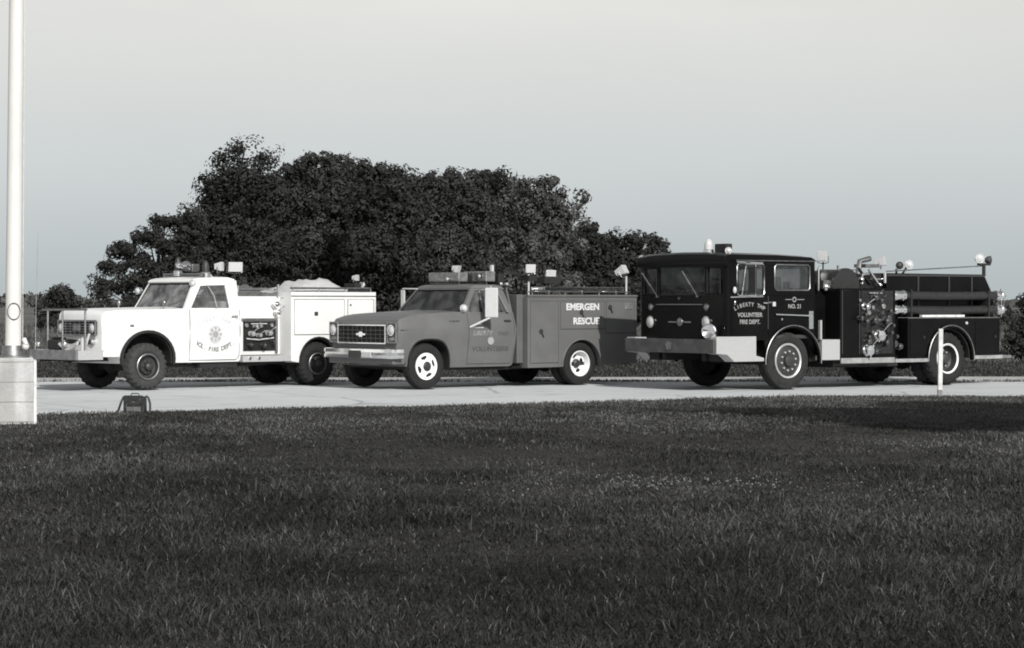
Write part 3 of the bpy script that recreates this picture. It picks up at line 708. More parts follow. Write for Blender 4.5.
for w in (.15, WM-.15):
    b = P(); b.loops([(-.645, w-.13, .80), (-.645, w+.13, .80), (-.645, w+.13, 1.17), (-.645, w-.13, 1.17)], [(-.645, w-.105, .83), (-.645, w+.105, .83), (-.645, w+.105, 1.145), (-.645, w-.105, 1.145)], (-.04, 0, 0)); 
    b.build('headlight_bezel', 'dullchrome', T2, bevel=.008)
    b = P(); b.box(-.66, -.62, w-.11, w+.11, .83, 1.145); b.build('lamp_bucket', 'greylow', T2)
    round_lamp(T2, -.685, w, 1.03, .088)
    b = P(); b.box(-.675, -.65, w-.085, w+.085, .845, .905); b.build('parking_lamp', 'lampamber', T2, bevel=.01)
# bumper, one continuous chrome bar with wrapped ends
pts = [(-.57, -.03), (-.66, -.025), (-.76, .02), (-.80, .15), (-.81, WM/2), (-.80, WM-.15), (-.76, WM-.02), (-.66, WM+.025), (-.57, WM+.03)]
prof = [(0, .535), (-.022, .545), (-.028, .60), (-.010, .61), (-.010, .635), (-.028, .645), (-.022, .70), (0, .71), (.02, .71), (.02, .535)]
b = P(); b.box(-.72, -.45, .06, WM-.06, .44, .60); b.build('front_valance', 'grey', T2, bevel=.02)
b = P(); rings = []
for i, (s, w) in enumerate(pts):
    nx, ny = {0: (0, -1), 1: (-.2, -.98), 2: (-.7, -.7), 3: (-1, -.1), 4: (-1, 0), 5: (-1, .1), 6: (-.7, .7), 7: (-.2, .98), 8: (0, 1)}[i]
    rings.append([b.v((s - nx*a, w - ny*a, z)) for a, z in prof])
for r0, r1 in zip(rings, rings[1:]):
    for k in range(len(prof)): b.bm.faces.new((r0[k], r1[k], r1[(k+1) % len(prof)], r0[(k+1) % len(prof)]))
b.bm.faces.new(rings[0]); b.bm.faces.new(rings[-1][::-1])
bmp = b.build('bumper', 'chrome', T2, angle=25)
b = P(); b.box(-.85, -.835, .84, 1.18, .545, .675); b.build('licence_plate', 'rimdark', bmp, bevel=.006)
b = P(); b.box(-.85, -.835, .52, .80, .56, .65); b.build('town_plate', 'lampwhite', bmp, bevel=.006)
# cowl, wipers, spotlight
wiper(T2, (.82, 1.85, 1.345), (.84, 1.3, 1.375), 'chrome'); wiper(T2, (.82, .95, 1.345), (.84, .45, 1.37), 'rimdark')
round_lamp(T2, .86, .08, 1.41, .062, ax=(-.7, -.7, .05), name='spotlight')
# mirrors
def big_mirror(s, w, sgn):
    b = P(); b.box(s - .025, s + .025, min(w, w + sgn*.24), max(w, w + sgn*.24), 1.24, 1.77, ('Z', .62))
    o = b.build('mirror', 'lampwhite', T2, bevel=.024, seg=4)
    f = P(); c_ = w + sgn*.12; f.box(s + .0, s + .01, c_ - .10, c_ + .10, 1.27, 1.74, ('Z', .62)); f.warp(lambda a, b_, c: (a + .030*math.cos(.62), b_ + .030*math.sin(.62), c)); f.build('mirror_glass', 'chrome', o)
    t = P(); wi = w - sgn*.22; t.tube([(s, w + sgn*.10, 1.25), (s - .28, wi + sgn*.10, 1.08), (s + .02, wi + sgn*.08, 1.07)], .020, 6)
    t.tube([(s, w + sgn*.02, 1.74), (s + .05, wi - sgn*.02, 1.73)], .012, 6); t.tube([(s, w + sgn*.08, 1.22), (s + .02, w + sgn*.08, 1.80), (s + .12, wi, 1.78)], .010, 6)
    t.build('mirror_bracket', 'lampwhite', o)
big_mirror(1.23, -.12, -1)
b = P(); w = WM + .12
b.box(1.10, 1.13, w, w + .10, 1.36, 1.74); b.tube([(1.11, w + .05, 1.76), (1.13, WM - .25, 1.755)], .016, 8); b.tube([(1.11, w + .05, 1.36), (1.0, WM - .02, 1.36)], .013, 6); b.ball((1.1, w + .05, 1.36), .03)
b.build('far_mirror', 'lampwhite', T2, bevel=.008)
# light bars and horn on the roof
for (s0, s1, w0, w1, z1) in ((1.24, 1.46, .70, 1.58, 2.05), (1.58, 1.80, .34, .98, 2.07)):
    b = P(); b.box(s0, s1, w0, w1, 1.88, z1); lb = b.build('light_bar', 'bumpergrey', T2, bevel=.02, seg=3)
    c = P(); c.box(s0 - .008, s0, w0 + .05, w0 + (w1 - w0)*.42, 1.91, z1 - .03); c.box(s0 - .008, s0, w1 - (w1 - w0)*.42, w1 - .05, 1.91, z1 - .03); c.build('lens', 'dullchrome', lb)
    c = P()
    for w in (w0 + .12, w1 - .12, (w0 + w1)/2): c.tube([((s0 + s1)/2, w, 1.82), ((s0 + s1)/2, w, 1.89)], .018, 6)
    c.tube([(s0 + .03, w0 + .02, 1.855), (s0 + .03, w1 - .02, 1.855)], .012, 6); c.build('bar_feet', 'dullchrome', lb)
round_lamp(T2, 1.22, .98, 1.93, .035, name='flasher', depth=.02); round_lamp(T2, 1.55, .48, 1.98, .035, name='flasher', depth=.02)
floodlight(T2, 1.40, .98, 2.12, .17, .14, .12, yaw=.5, pitch=.25, name='horn')
b = P(); b.box(1.75, 1.80, .38, .44, 2.06, 2.18); b.build('lamp_post', 'lampwhite', T2, bevel=.005)
b = P(); b.box(1.84, 1.98, .3, 1.3, 1.84, 2.02); b.build('siren_box', 'chassis', T2, bevel=.02)
for w in (.14, .3): round_lamp(T2, 1.90, w, 1.84, .025, ax=(-.3, -1, 0), name='clearance_lamp')
# utility body
ra = arch(3.55, .34, .47, .49, 0, 180, 16)
b = P(); b.prism([(2.25, .335), (2.25, 1.61), (4.92, 1.61), (4.92, .38), (4.02, .36)] + ra, -.02, WM+.02); b.build('utility_body', 'grey', T2, bevel=.016)
b = P(); b.box(2.10, 2.245, .10, WM-.10, .42, 1.655); b.build('front_locker', 'greylow', T2, bevel=.01)
b = P(); b.box(2.25, 4.93, -.04, .08, 1.612, 1.65); b.box(2.25, 4.93, WM-.08, WM+.04, 1.612, 1.65); b.build('body_top_lip', 'grey', T2, bevel=.008)
for (s0, s1, z0, z1, hs_, hz) in ((2.32, 2.98, .42, 1.53, 2.56, .985), (3.04, 4.10, 1.03, 1.53, 3.53, 1.335), (4.16, 4.86, .95, 1.53, 4.24, 1.42)):
    b = P(); b.box(s0, s1, -.028, -.0, z0, z1); o = b.build('compartment_door', 'grey', T2, bevel=.006); seam(o, [(s0-.004, z0-.004), (s1+.004, z0-.004), (s1+.004, z1+.004), (s0-.004, z1+.004)], -.021)
    c = P(); c.lathe([(0, 0), (0, .045), (-.012, .045), (-.012, 0)], (hs_, -.03, hz), (0, 1, 0), 16); c.tube([(hs_, -.045, hz), (hs_ + .05, -.05, hz - .10)], .012, 6)
    c.build('handle', 'rimdark', o)
    if s0 == 3.04:
        LW = o
b = P(); b.prism(arch(3.55, .34, .50, .52, 0, 180, 18) + arch(3.55, .34, .465, .485, 0, 180, 18)[::-1], -.045, .0); b.build('wheel_arch_lip', 'grey', T2, bevel=.008)
text_part('EMERGEN', .165, 'letterw', LW, 3.565, -.034, 1.425, bold=.006, sx=1.12)
text_part('RESCUE', .165, 'letterw', LW, 3.65, -.034, 1.165, bold=.006, sx=1.12)
b = P(); b.box(4.62, 4.80, -.04, -.02, 1.38, 1.50); b.build('tail_lamp', 'bumpergrey', T2, bevel=.02)
# ladder lying on the body top
LD = P(); z = 1.76
for w in (.25, .62): LD.box(2.88, 4.82, w - .02, w + .02, z - .035, z + .035)
for k in range(8): LD.cyl((3.0 + k*.24, .25, z), (3.0 + k*.24, .62, z), .015, 8)
LD = LD.build('ladder', 'chrome', None, bevel=.004); rest(LD, T2); tag(LD, 'shiny aluminium ladder lying on top of the rescue truck body', 'ladder')
b = P()
for s in (2.95, 3.75, 4.6):
    b.tube([(s, .2, 1.64), (s, .2, 1.725)], .012, 6); b.tube([(s, .67, 1.60), (s, .67, 1.725)], .012, 6); b.tube([(s, .18, 1.71), (s, .69, 1.71)], .012, 6)
b.tube([(2.4, .12, 1.70), (4.85, .12, 1.70)], .014, 6); b.build('ladder_rack', 'dullchrome', T2)
b = P()
for (s, w, zt) in ((2.53, .28, 2.02), (4.86, .20, 2.0)): b.tube([(s, w, 1.64), (s, w, zt)], .018, 8)
b.build('lamp_pole', 'lampwhite', T2)
floodlight(T2, 2.56, .28, 2.13, .19, .16, .15, yaw=-.5, pitch=.15); floodlight(T2, 3.28, .55, 2.06, .20, .12, .13, yaw=-.5, pitch=.3); floodlight(T2, 4.72, .20, 2.09, .25, .18, .2, yaw=.55, pitch=-.45)
b = P(); b.tube([(3.28, .6, 1.95), (3.28, .6, 1.76)], .016, 6); b.box(2.5, 2.7, .24, .5, 1.9, 2.0); b.box(3.1, 3.5, .5, .8, 1.86, 1.98); b.build('lamp_mount', 'chassis', T2)
wheel(T2, 0, .03, .40, .22, 'chevfront', .235, -1); wheel(T2, 0, WM-.03, .40, .22, 'plain', .235, 1)
dual(T2, 3.54, .0, .395, .20, 'chevrear', .235, WM)

# ================================================================== dark fire engine
WE = 2.36
T3 = place_vehicle(4.804, 41.47, 36, 2.0, WE, 'fire_engine')
tag(T3, 'large dark fire engine with boxy cab and bright side steps, rightmost truck', 'fire engine', 'fire department trucks parked in a row')
F0 = -1.45
# cab lower side panels with the wheel cut-out
for w0, w1 in ((0, .05), (WE-.05, WE)):
    b = P(); b.prism([(-1.37, .86), (-1.37, 1.625), (.58, 1.625), (.58, .60), (.66, .60)][:4] + arch(.05, .50, .60, .62, 8, 172, 16)[0:] + [(-.60, .86)], w0, w1)
    lo = b.build('cab_side', 'black', T3, bevel=.006)
def plate_side(w, t, holes, s0, s1, z0, z1, name):
    ss = sorted({s0, s1, *[h[0] for h in holes], *[h[1] for h in holes]}); zs = sorted({z0, z1, *[h[2] for h in holes], *[h[3] for h in holes]})
    b = P()
    for a0, a1 in zip(ss, ss[1:]):
        for c0, c1 in zip(zs, zs[1:]):
            sm, zm = (a0 + a1)/2, (c0 + c1)/2
            if any(h[0] < sm < h[1] and h[2] < zm < h[3] for h in holes): continue
            b.box(a0, a1, w, w + t, c0, c1)
    bmesh.ops.remove_doubles(b.bm, verts=b.bm.verts[:], dist=1e-4)
    seen = {}; kill = []
    for f in b.bm.faces:
        k = tuple(sorted(v.index for v in f.verts)); c = f.calc_center_median(); k = (round(c.x, 4), round(c.y, 4), round(c.z, 4))
        if k in seen: kill += [f, seen[k]]
        seen[k] = f
    bmesh.ops.delete(b.bm, geom=list(set(kill)), context='FACES_ONLY')
    return b.build(name, 'black', T3)
SH = [(-1.22, -.60, 1.63, 2.17), (-.36, .46, 1.72, 2.16)]
def lean(s, w, z): return (s, w, z)
for w in (0, WE-.05): plate_side(w, .05, SH, -1.37, .58, 1.627, 2.22, 'window_wall')
for w, sg in ((0, 1), (WE, -1)):
    for (a0, a1, c0, c1) in SH:
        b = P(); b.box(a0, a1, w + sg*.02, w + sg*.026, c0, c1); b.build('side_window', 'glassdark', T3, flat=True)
        if w == 0:
            b = P(); e_ = .012; q = [(a0+.04, c0), (a1-.04, c0), (a1, c0+.04), (a1, c1-.04), (a1-.04, c1), (a0+.04, c1), (a0, c1-.04), (a0, c0+.04)]
            b.tube([(s_, -.004, z_) for s_, z_ in q], .011, 6, closed=True); b.build('window_trim', 'dullchrome' if a0 > -1 else 'chrome', T3)
# quarter-vent bar and mirror frame at the driver's window
b = P(); b.tube([(-1.02, -.01, 2.16), (-1.12, -.02, 1.64)], .012, 6); b.tube([(-.80, -.01, 2.17), (-.80, -.01, 1.64)], .010, 6); b.tube([(-1.33, -.12, 2.20), (-.72, -.10, 2.185)], .014, 6)
b.tube([(-1.36, .0, 1.60), (-1.02, -.10, 1.61), (-.62, .0, 1.61)], .012, 6); b.build('mirror_frame', 'chrome', T3)
b = P(); b.box(-.98, -.94, -.20, -.02, 1.66, 2.12); b.build('mirror', 'rimdark', T3, bevel=.01)
# front: corner posts, panel with windscreen opening
b = P()
for w in (.10, WE-.10): b.cyl((F0+.10, w, .86), (F0+.10, w, 2.22), .10, 28)
b.build('corner_post', 'black', T3)
def plate_front(s, t, holes, w0, w1, z0, z1):
    ws = sorted({w0, w1, *[h[0] for h in holes], *[h[1] for h in holes]}); zs = sorted({z0, z1, *[h[2] for h in holes], *[h[3] for h in holes]})
    b = P()
    for a0, a1 in zip(ws, ws[1:]):
        for c0, c1 in zip(zs, zs[1:]):
            wm, zm = (a0+a1)/2, (c0+c1)/2
            if any(h[0] < wm < h[1] and h[2] < zm < h[3] for h in holes): continue
            b.box(s, s + t, a0, a1, c0, c1)
    bmesh.ops.remove_doubles(b.bm, verts=b.bm.verts[:], dist=1e-4)
    seen = {}; kill = []
    for f in b.bm.faces:
        c = f.calc_center_median(); k = (round(c.x, 4), round(c.y, 4), round(c.z, 4))
        if k in seen: kill += [f, seen[k]]
        seen[k] = f
    bmesh.ops.delete(b.bm, geom=list(set(kill)), context='FACES_ONLY')
    return b.build('front_panel', 'black', T3)
FH = [(.16, .50, 1.66, 2.10), (.56, 1.80, 1.64, 2.12), (1.86, WE-.16, 1.66, 2.10)]
plate_front(F0, .06, FH, .10, WE-.10, .86, 2.22)
for h in FH:
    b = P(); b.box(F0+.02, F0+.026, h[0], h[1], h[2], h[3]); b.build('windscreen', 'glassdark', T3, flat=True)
    b = P(); b.tube([(F0-.002, h[0], h[2]), (F0-.002, h[1], h[2]), (F0-.002, h[1], h[3]), (F0-.002, h[0], h[3])], .012, 6, closed=True); b.build('windscreen_seal', 'rubber', T3)
# roof, a crowned slab with eaves and a taller front visor
b = P(); b.prism([(F0-.03, 2.12), (F0-.045, 2.20), (F0-.035, 2.335), (F0+.05, 2.378), (-.3, 2.375), (.50, 2.345), (.60, 2.30), (.61, 2.22), (F0+.08, 2.22), (F0+.06, 2.12)], -.01, WE+.01)
b.cut(1, [.12, .3, .6, WE/2, WE-.6, WE-.3, WE-.12]); 
def crown(s, w, z):
    n = (w - WE/2) / (WE/2)
    if z > 2.26: z -= .032 * n * n * (1 + (abs(n) > .85) * .6); 
    return s, w, z
b.warp(crown); b.build('roof', 'black', T3, bevel=.03, seg=3)
b = P(); b.tube([(F0+.2, -.02, 2.225), (.6, -.02, 2.225)], .009, 5); b.build('drip_rail', 'dullchrome', T3)
b = P(); b.box(.55, .60, .05, WE-.05, .9, 1.70); b.box(.55, .60, .05, .35, 1.7, 2.22); b.box(.55, .60, WE-.35, WE-.05, 1.7, 2.22); b.box(.55, .60, .35, WE-.35, 2.1, 2.22); b.build('cab_rear_wall', 'black', T3)
b = P(); b.box(F0+.06, .55, .05, WE-.05, .88, .95); b.box(-.9, .3, .75, WE-.75, .95, 1.45); b.build('engine_cover', 'seat', T3, bevel=.02)
b = P(); b.box(-.75, -.3, .12, .7, 1.15, 1.3); b.box(-.38, -.28, .12, .7, 1.3, 1.75); b.box(-.75, -.3, WE-.7, WE-.12, 1.15, 1.3); b.box(-.38, -.28, WE-.7, WE-.12, 1.3, 1.75); b.box(.2, .5, .15, WE-.15, 1.1, 1.6); b.build('seat', 'seat', T3, bevel=.03)
b = P(); c = Vector((-1.05, .42, 1.62)); ax = Vector((-.35, 0, .93)).normalized(); x = Vector((0, 1, 0)); y = ax.cross(x)
b.tube([c + (x*math.cos(2*PI*k/24) + y*math.sin(2*PI*k/24)) * .23 for k in range(24)], .014, 6, closed=True); b.tube([c + x*.23, c - x*.23], .012, 6); b.tube([c, c + Vector((-.1, 0, -.5))], .025, 8); b.build('steering_wheel', 'seat', T3)
b = P(); b.box(F0+.09, F0+.10, 1.32, 1.66, 1.67, 1.80, ('X', .12)); b.build('paper_sheet', 'white', T3)
b = P(); b.box(-.33, -.18, .03, .04, 1.75, 1.95); b.box(-.12, .02, .03, .04, 1.75, 1.87); b.build('window_sticker', 'letterd', T3)
# front fittings
b = P(); b.box(F0-.014, F0+.002, .62, 1.86, 1.468, 1.482); b.build('front_moulding', 'dullchrome', T3)
b = P(); b.box(F0-.014, F0+.002, .93, 1.13, 1.158, 1.182); b.box(F0-.014, F0+.002, 1.31, 1.53, 1.158, 1.182); b.lathe([(0, .0), (.0, .075), (.018, .07), (.024, .04), (.024, 0)], (F0, 1.22, 1.17), (-1, 0, 0), 24); b.build('front_emblem', 'dullchrome', T3, bevel=.004)
b = P(); b.tube([(F0-.01, 1.20, 1.60), (F0-.02, 1.23, 1.56), (F0-.01, 1.26, 1.60)], .008, 5); b.build('small_badge', 'dullchrome', T3)
for w in (.50, 2.0):
    round_lamp(T3, F0-.02, w, 1.17, .098); round_lamp(T3, F0-.015, w, 1.43, .055, name='turn_signal', rim='dullchrome', lens='dullchrome')
b = P(); b.lathe([(-.16, 0), (-.16, .08), (-.02, .10), (.06, .125), (.16, .13), (.17, .11), (.12, .03), (.12, 0)], (F0-.12, .24, 1.02), (-.85, -.5, 0), 28); o = b.build('siren', 'chrome', T3, angle=50)
b = P(); b.box(F0-.16, F0-.02, .18, .32, .86, .93); b.build('siren_foot', 'chrome', o)
wiper(T3, (F0-.03, 1.80, 1.61), (F0-.03, 2.22, 2.03)); wiper(T3, (F0-.03, .72, 1.61), (F0-.03, 1.12, 2.05))
b = P(); b.ball((-1.30, -.04, 1.72), .045, sq=(.8, .6, 1.3)); b.build('side_mirror', 'lampwhite', T3)
b = P(); b.ball((-1.28, -.02, 1.50), .02, sq=(.8, .8, 2)); b.build('door_hinge', 'chrome', T3)
# bumper, side step boxes
b = P(); b.box(-1.76, -1.70, -.02, WE+.02, .645, .885); b.box(-1.76, -1.45, WE-.03, WE+.02, .645, .885); b.build('bumper', 'bumperdark', T3, bevel=.012)
b = P(); b.lathe([(0, 0), (0, .09), (.01, .09), (.012, 0)], (-1.762, 1.15, .77), (-1, 0, 0), 5); b.build('bumper_badge', 'dullchrome', T3)
b = P(); b.prism([(-1.695, .93), (-.80, .93), (-.80, .60), (-.62, .56), (-.62, .50), (-1.30, .50), (-1.46, .62), (-1.695, .64)], -.03, .22); b.build('side_step', 'plate', T3, bevel=.01)
b = P(); b.prism([(-1.695, .90), (-.80, .90), (-.80, .60), (-.62, .50), (-1.30, .50), (-1.46, .62), (-1.695, .64)], WE-.22, WE+.03); b.build('side_step', 'plate', T3, bevel=.01)
b = P(); b.box(-1.70, -1.45, .22, WE-.22, .80, .86); b.build('bumper_deck', 'plate', T3)
b = P(); b.box(-1.4, -.8, .25, .5, .5, .86); b.box(-1.4, -.8, WE-.5, WE-.25, .5, .86); b.build('step_box', 'chassis', T3)
# lettering and door
b = P(); b.prism([(-1.34, .90), (-1.34, 1.60), (-.53, 1.60), (-.53, 1.02), (-.66, .90)], -.008, .004); d3 = b.build('door', 'black', T3, bevel=.004)
b = P(); b.tube([(-.46, -.02, 1.515), (-.58, -.05, 1.50), (-.64, -.03, 1.505)], .013, 6); b.build('handle', 'chrome', d3)
b = P(); b.prism([(-.50, 1.12), (-.50, 1.60), (.52, 1.60), (.52, 1.02), (.45, 1.02)] + arch(.05, .50, .62, .63, 38, 150, 8)[0:], -.008, .004); d3b = b.build('rear_door', 'black', T3, bevel=.004)
b = P(); b.box(-.42, -.35, -.03, -.004, 1.44, 1.52); b.build('latch', 'lampwhite', d3b, bevel=.01)
text_part('LIBERTY TWP', .095, 'letterm', d3, -.94, -.011, 1.475, arc=(.78, True, .86), bold=.002)
text_part('VOLUNTEER', .10, 'letterm', d3, -.93, -.011, 1.295, sx=1.0, bold=.003)
text_part('FIRE DEPT.', .10, 'letterm', d3, -.93, -.011, 1.175, sx=1.0, bold=.003)
text_part('NO. 21', .10, 'letterd', d3b, .10, -.011, 1.44, bold=.002)
b = P(); b.box(-.12, .03, -.014, -.008, 1.555, 1.565); b.box(.15, .32, -.014, -.008, 1.555, 1.565); b.lathe([(0, .03), (0, .045), (.006, .045), (.006, .03), (0, .03)], (.09, -.014, 1.56), (0, 1, 0), 18); b.build('door_emblem', 'letterd', d3b)
b = P(); b.tube([(-.36, -.04, 1.305), (.46, -.04, 1.28)], .016, 8); b.box(.42, .52, -.035, .0, 1.05, 1.36); b.build('grab_rail', 'chrome', T3, bevel=.005)
b = P(); b.cyl((-.20, -.02, 1.22), (-.20, .0, 1.22), .02, 10); b.build('lock', 'chrome', d3b)
# wheel arch flares
for (cx, rx, rz, cz, m_) in ((.05, .655, .63, .49, 'dullchrome'), (3.94, .60, .61, .49, 'dullchrome')):
    for w0, w1, sg in ((-.045, .03, 1), (WE-.03, WE+.045, -1)):
        b = P(); b.prism(arch(cx, cz, rx, rz, -4, 184, 24) + arch(cx, cz, rx-.05, rz-.05, -4, 184, 24)[::-1], w0, w1); b.build('wheel_arch_flare', 'black', T3, bevel=.012)
        b = P(); b.tube([(s_, w0 if sg > 0 else w1, z_) for s_, z_ in arch(cx, cz, rx-.006, rz-.006, -4, 184, 24)], .011, 6); b.build('arch_moulding', m_, T3)
b = P(); b.prism(arch(.05, .5, .60, .60, 0, 180, 18), .48, WE-.48); b.prism(arch(3.94, .5, .56, .58, 0, 180, 18), .58, WE-.58)
b.box(-1.4, 5.2, .60, .70, .50, .70); b.box(-1.4, 5.2, WE-.70, WE-.60, .50, .70); b.box(-.08, .08, .35, WE-.35, .42, .56); b.box(3.83, 3.98, .4, WE-.4, .42, .58); b.ball((3.91, WE/2, .5), .24)
b.box(.6, 1.15, .15, WE-.15, .48, .85); b.box(1.2, 2.8, .2, WE-.2, .36, .52); b.box(4.55, 5.2, .1, WE-.1, .50, .6); b.box(-.6, .6, .7, WE-.7, .55, .9)
b.build('chassis', 'chassis', T3)
wheel_well(T3, .05, .50, .60, .62, WE, 5, 175); wheel_well(T3, 3.94, .49, .555, .56, WE, 0, 180)
# between cab and pump panel
b = P(); b.box(.74, 1.17, -.02, .30, .50, .86); b.build('side_step', 'plate', T3, bevel=.01)
b = P(); b.box(.70, .74, -.02, .04, .86, 1.20); b.build('step_post', 'plate', T3, bevel=.006)
b = P(); b.box(.62, 1.19, .38, WE-.38, .5, 1.72); b.build('jump_seat_box', 'black', T3)
# pump module
b = P(); b.box(1.19, 2.55, .0, WE, .535, 1.76); b.box(2.55, 2.84, .22, WE-.22, .5, 1.74); PM = b.build('pump_house', 'black', T3, bevel=.012)
b = P(); b.box(1.19, 2.50, -.035, .0, .435, .53); b.box(2.52, 3.37, -.035, .0, .435, .50); b.box(4.5, 5.30, -.035, .05, .47, .535); b.build('side_sill', 'sillmetal', T3, bevel=.006)
b = P(); b.box(1.70, 2.48, -.008, .01, .60, 1.72); PP = b.build('pump_panel', 'panel', T3, bevel=.004)
for (s, z, r) in ((1.62, 1.24, .03), (1.76, 1.44, .05), (1.75, 1.18, .045), (1.96, 1.20, .06), (2.26, 1.18, .065), (1.88, .98, .035), (1.80, .82, .05), (2.10, .92, .085), (2.24, .80, .04), (2.36, .97, .03), (1.82, .66, .085), (1.98, .64, .045), (1.80, .90, .03), (1.98, 1.60, .05), (2.1, 1.55, .035), (2.4, 1.1, .03), (1.72, 1.3, .03), (2.12, 1.33, .03), (2.33, 1.36, .03)):
    valve(PP, s, -.02, z, r, handle=(r > .055 or z > 1.4), m='chrome' if (r > .08 or z in (1.44,)) else 'fitting', ang=s*5)
for (s, z, r) in ((1.88, 1.33, .045), (2.14, 1.17, .05), (2.24, 1.44, .05), (2.38, 1.25, .04), (1.98, 1.42, .04), (1.66, 1.55, .03)): gauge(PP, s, -.005, z, r)
b = P(); b.box(1.86, 2.18, -.05, -.01, 1.665, 1.69); b.build('panel_light', 'chrome', T3, bevel=.004)
b = P(); b.box(1.88, 2.12, -.014, -.008, 1.36, 1.385); b.tube([(1.75, -.05, 1.17), (1.9, -.07, 1.21), (2.05, -.06, 1.18), (2.25, -.07, 1.2)], .012, 6); b.build('control_rods', 'fitting', T3)
b = P(); b.lathe([(0, .20), (0, .26), (-.03, .26), (-.03, .20), (0, .20)], (2.12, -.01, .90), (0, 1, 0), 28); b.build('intake_ring', 'panel', T3)
# small valves in the gap
for (s, z, r) in ((2.60, .77, .06), (2.74, .72, .05), (2.66, .9, .03)): valve(T3, s, .15, z, r, m='fitting', handle=False)
# deck above the pump: hose reel, lamp, chrome piping
b = P(); b.cyl((1.55, .28, 1.80), (1.55, .95, 1.80), .29, 28); b.cyl((1.55, .22, 1.80), (1.55, .28, 1.80), .32, 28); b.build('hose_reel', 'hoseblack', T3)
b = P(); b.lathe([(0, 0), (0, .10), (-.02, .10), (-.04, .03), (-.04, 0)], (1.14, .36, 1.97), (0, 1, 0), 16); b.box(1.05, 1.24, .28, .4, 1.76, 1.9); b.tube([(.95, .3, 1.72), (.95, .3, 2.10), (1.0, .3, 2.14)], .02, 8); b.tube([(.95, .28, 2.08), (1.9, .28, 2.09)], .012, 6); b.cyl((1.42, .3, 2.08), (1.42, .3, 2.17), .02, 8); b.build('deck_fittings', 'dullchrome', T3)
b = P(); b.ball((1.15, .3, 1.78), .09, sq=(1, .7, .9)); b.build('bell', 'chrome', T3)
floodlight(T3, 1.25, .5, 2.33, .18, .18, .14, yaw=-1.1); b = P(); b.tube([(1.25, .5, 2.23), (1.25, .5, 1.75)], .014, 6); b.build('lamp_post', 'chassis', T3)
b = P(); b.box(1.92, 2.50, .3, 1.4, 1.76, 2.02); b.tube([(1.9, .28, 2.12), (2.0, .28, 2.02), (2.2, .28, 1.84)], .03, 8); b.build('deck_box', 'panel', T3, bevel=.02)
b = P(); b.tube([(1.95, .24, 1.84), (1.95, .24, 2.0), (2.15, .24, 2.03)], .03, 8); b.tube([(2.08, .2, 2.10), (2.36, .2, 1.80)], .022, 8); b.tube([(2.15, .22, 1.93), (2.5, .22, 1.93)], .016, 8); b.ball((2.36, .2, 1.82), .045); b.cyl((2.48, .2, 1.86), (2.48, .2, 2.04), .03, 10); b.ball((1.94, .24, 1.92), .055)
b.build('deck_pipes', 'chrome', T3)
b = P(); b.tube([(2.1, .5, 2.02), (2.15, .5, 2.25), (2.4, .5, 2.3)], .05, 10); b.box(2.2, 2.6, .4, .7, 2.14, 2.2); b.build('deck_gun', 'dullchrome', T3)
floodlight(T3, 2.62, .48, 2.24, .24, .17, .2, yaw=.7, pitch=-.2); 
b = P(); b.cyl((2.92, .35, 2.0), (2.92, .35, 2.12), .02, 8); b.cyl((3.1, .4, 2.0), (3.22, .4, 2.14), .02, 8); b.build('lamp_post', 'chassis', T3)
round_lamp(T3, 3.0, .35, 2.18, .065, ax=(-.6, -.8, 0), name='spotlight', lens='rimdark', rim='chassis'); round_lamp(T3, 3.28, .38, 2.20, .075, ax=(-.5, -.85, .1), name='spotlight')
# hose bed with slanted tail
b = P(); b.prism([(2.62, 1.24), (2.62, 2.04), (5.16, 2.03), (5.42, 1.62), (5.42, 1.24)], .30, WE-.30)
b.build('hose_bed', 'black', T3, bevel=.012)
b = P(); b.tube([(2.62, .30, 2.07), (5.1, .30, 2.19)], .012, 6); b.tube([(5.15, .30, 2.02), (5.15, .30, 2.24)], .03, 8); b.build('hose_bed_rail', 'dullchrome', T3)
b = P(); b.cyl((5.15, .30, 2.0), (5.15, .30, 2.22), .035, 10); b.box(5.0, 5.3, .27, .33, 2.20, 2.24); b.build('rear_lamp_post', 'chassis', T3)
round_lamp(T3, 5.02, .28, 2.33, .085, ax=(-.4, -.9, 0), name='rear_lamp'); round_lamp(T3, 5.30, .28, 2.30, .075, ax=(.5, -.8, 0), name='rear_lamp', lens='rimdark', rim='dullchrome')
# side compartments
ra = arch(3.94, .49, .555, .56, 0, 180, 18)
b = P(); b.prism([(2.86, .51), (2.86, 1.22), (5.26, 1.22), (5.26, .54), (4.52, .49)] + ra, .0, WE); b.build('rear_body', 'black', T3, bevel=.012)
for (s0, s1, z0) in ((2.91, 3.34, .56), (4.60, 5.20, .58)):
    b = P(); b.box(s0, s1, -.008, .0, z0, 1.17); o = b.build('compartment_door', 'black', T3, bevel=.005)
    c = P(); c.lathe([(0, 0), (0, .03), (-.01, .03), (-.01, 0)], (s1 - .08, -.01, .88), (0, 1, 0), 14); c.build('latch', 'panel', o)
b = P(); b.box(2.86, 5.26, -.012, .10, 1.222, 1.235); b.build('body_top_trim', 'dullchrome', T3)
b = P(); b.box(3.25, 4.35, .02, .10, 1.24, 1.285); b.build('tool_handle', 'post', T3, bevel=.01)
b = P(); b.ball((4.35, -.02, 1.13), .03); b.build('marker_lamp', 'lampwhite', T3)
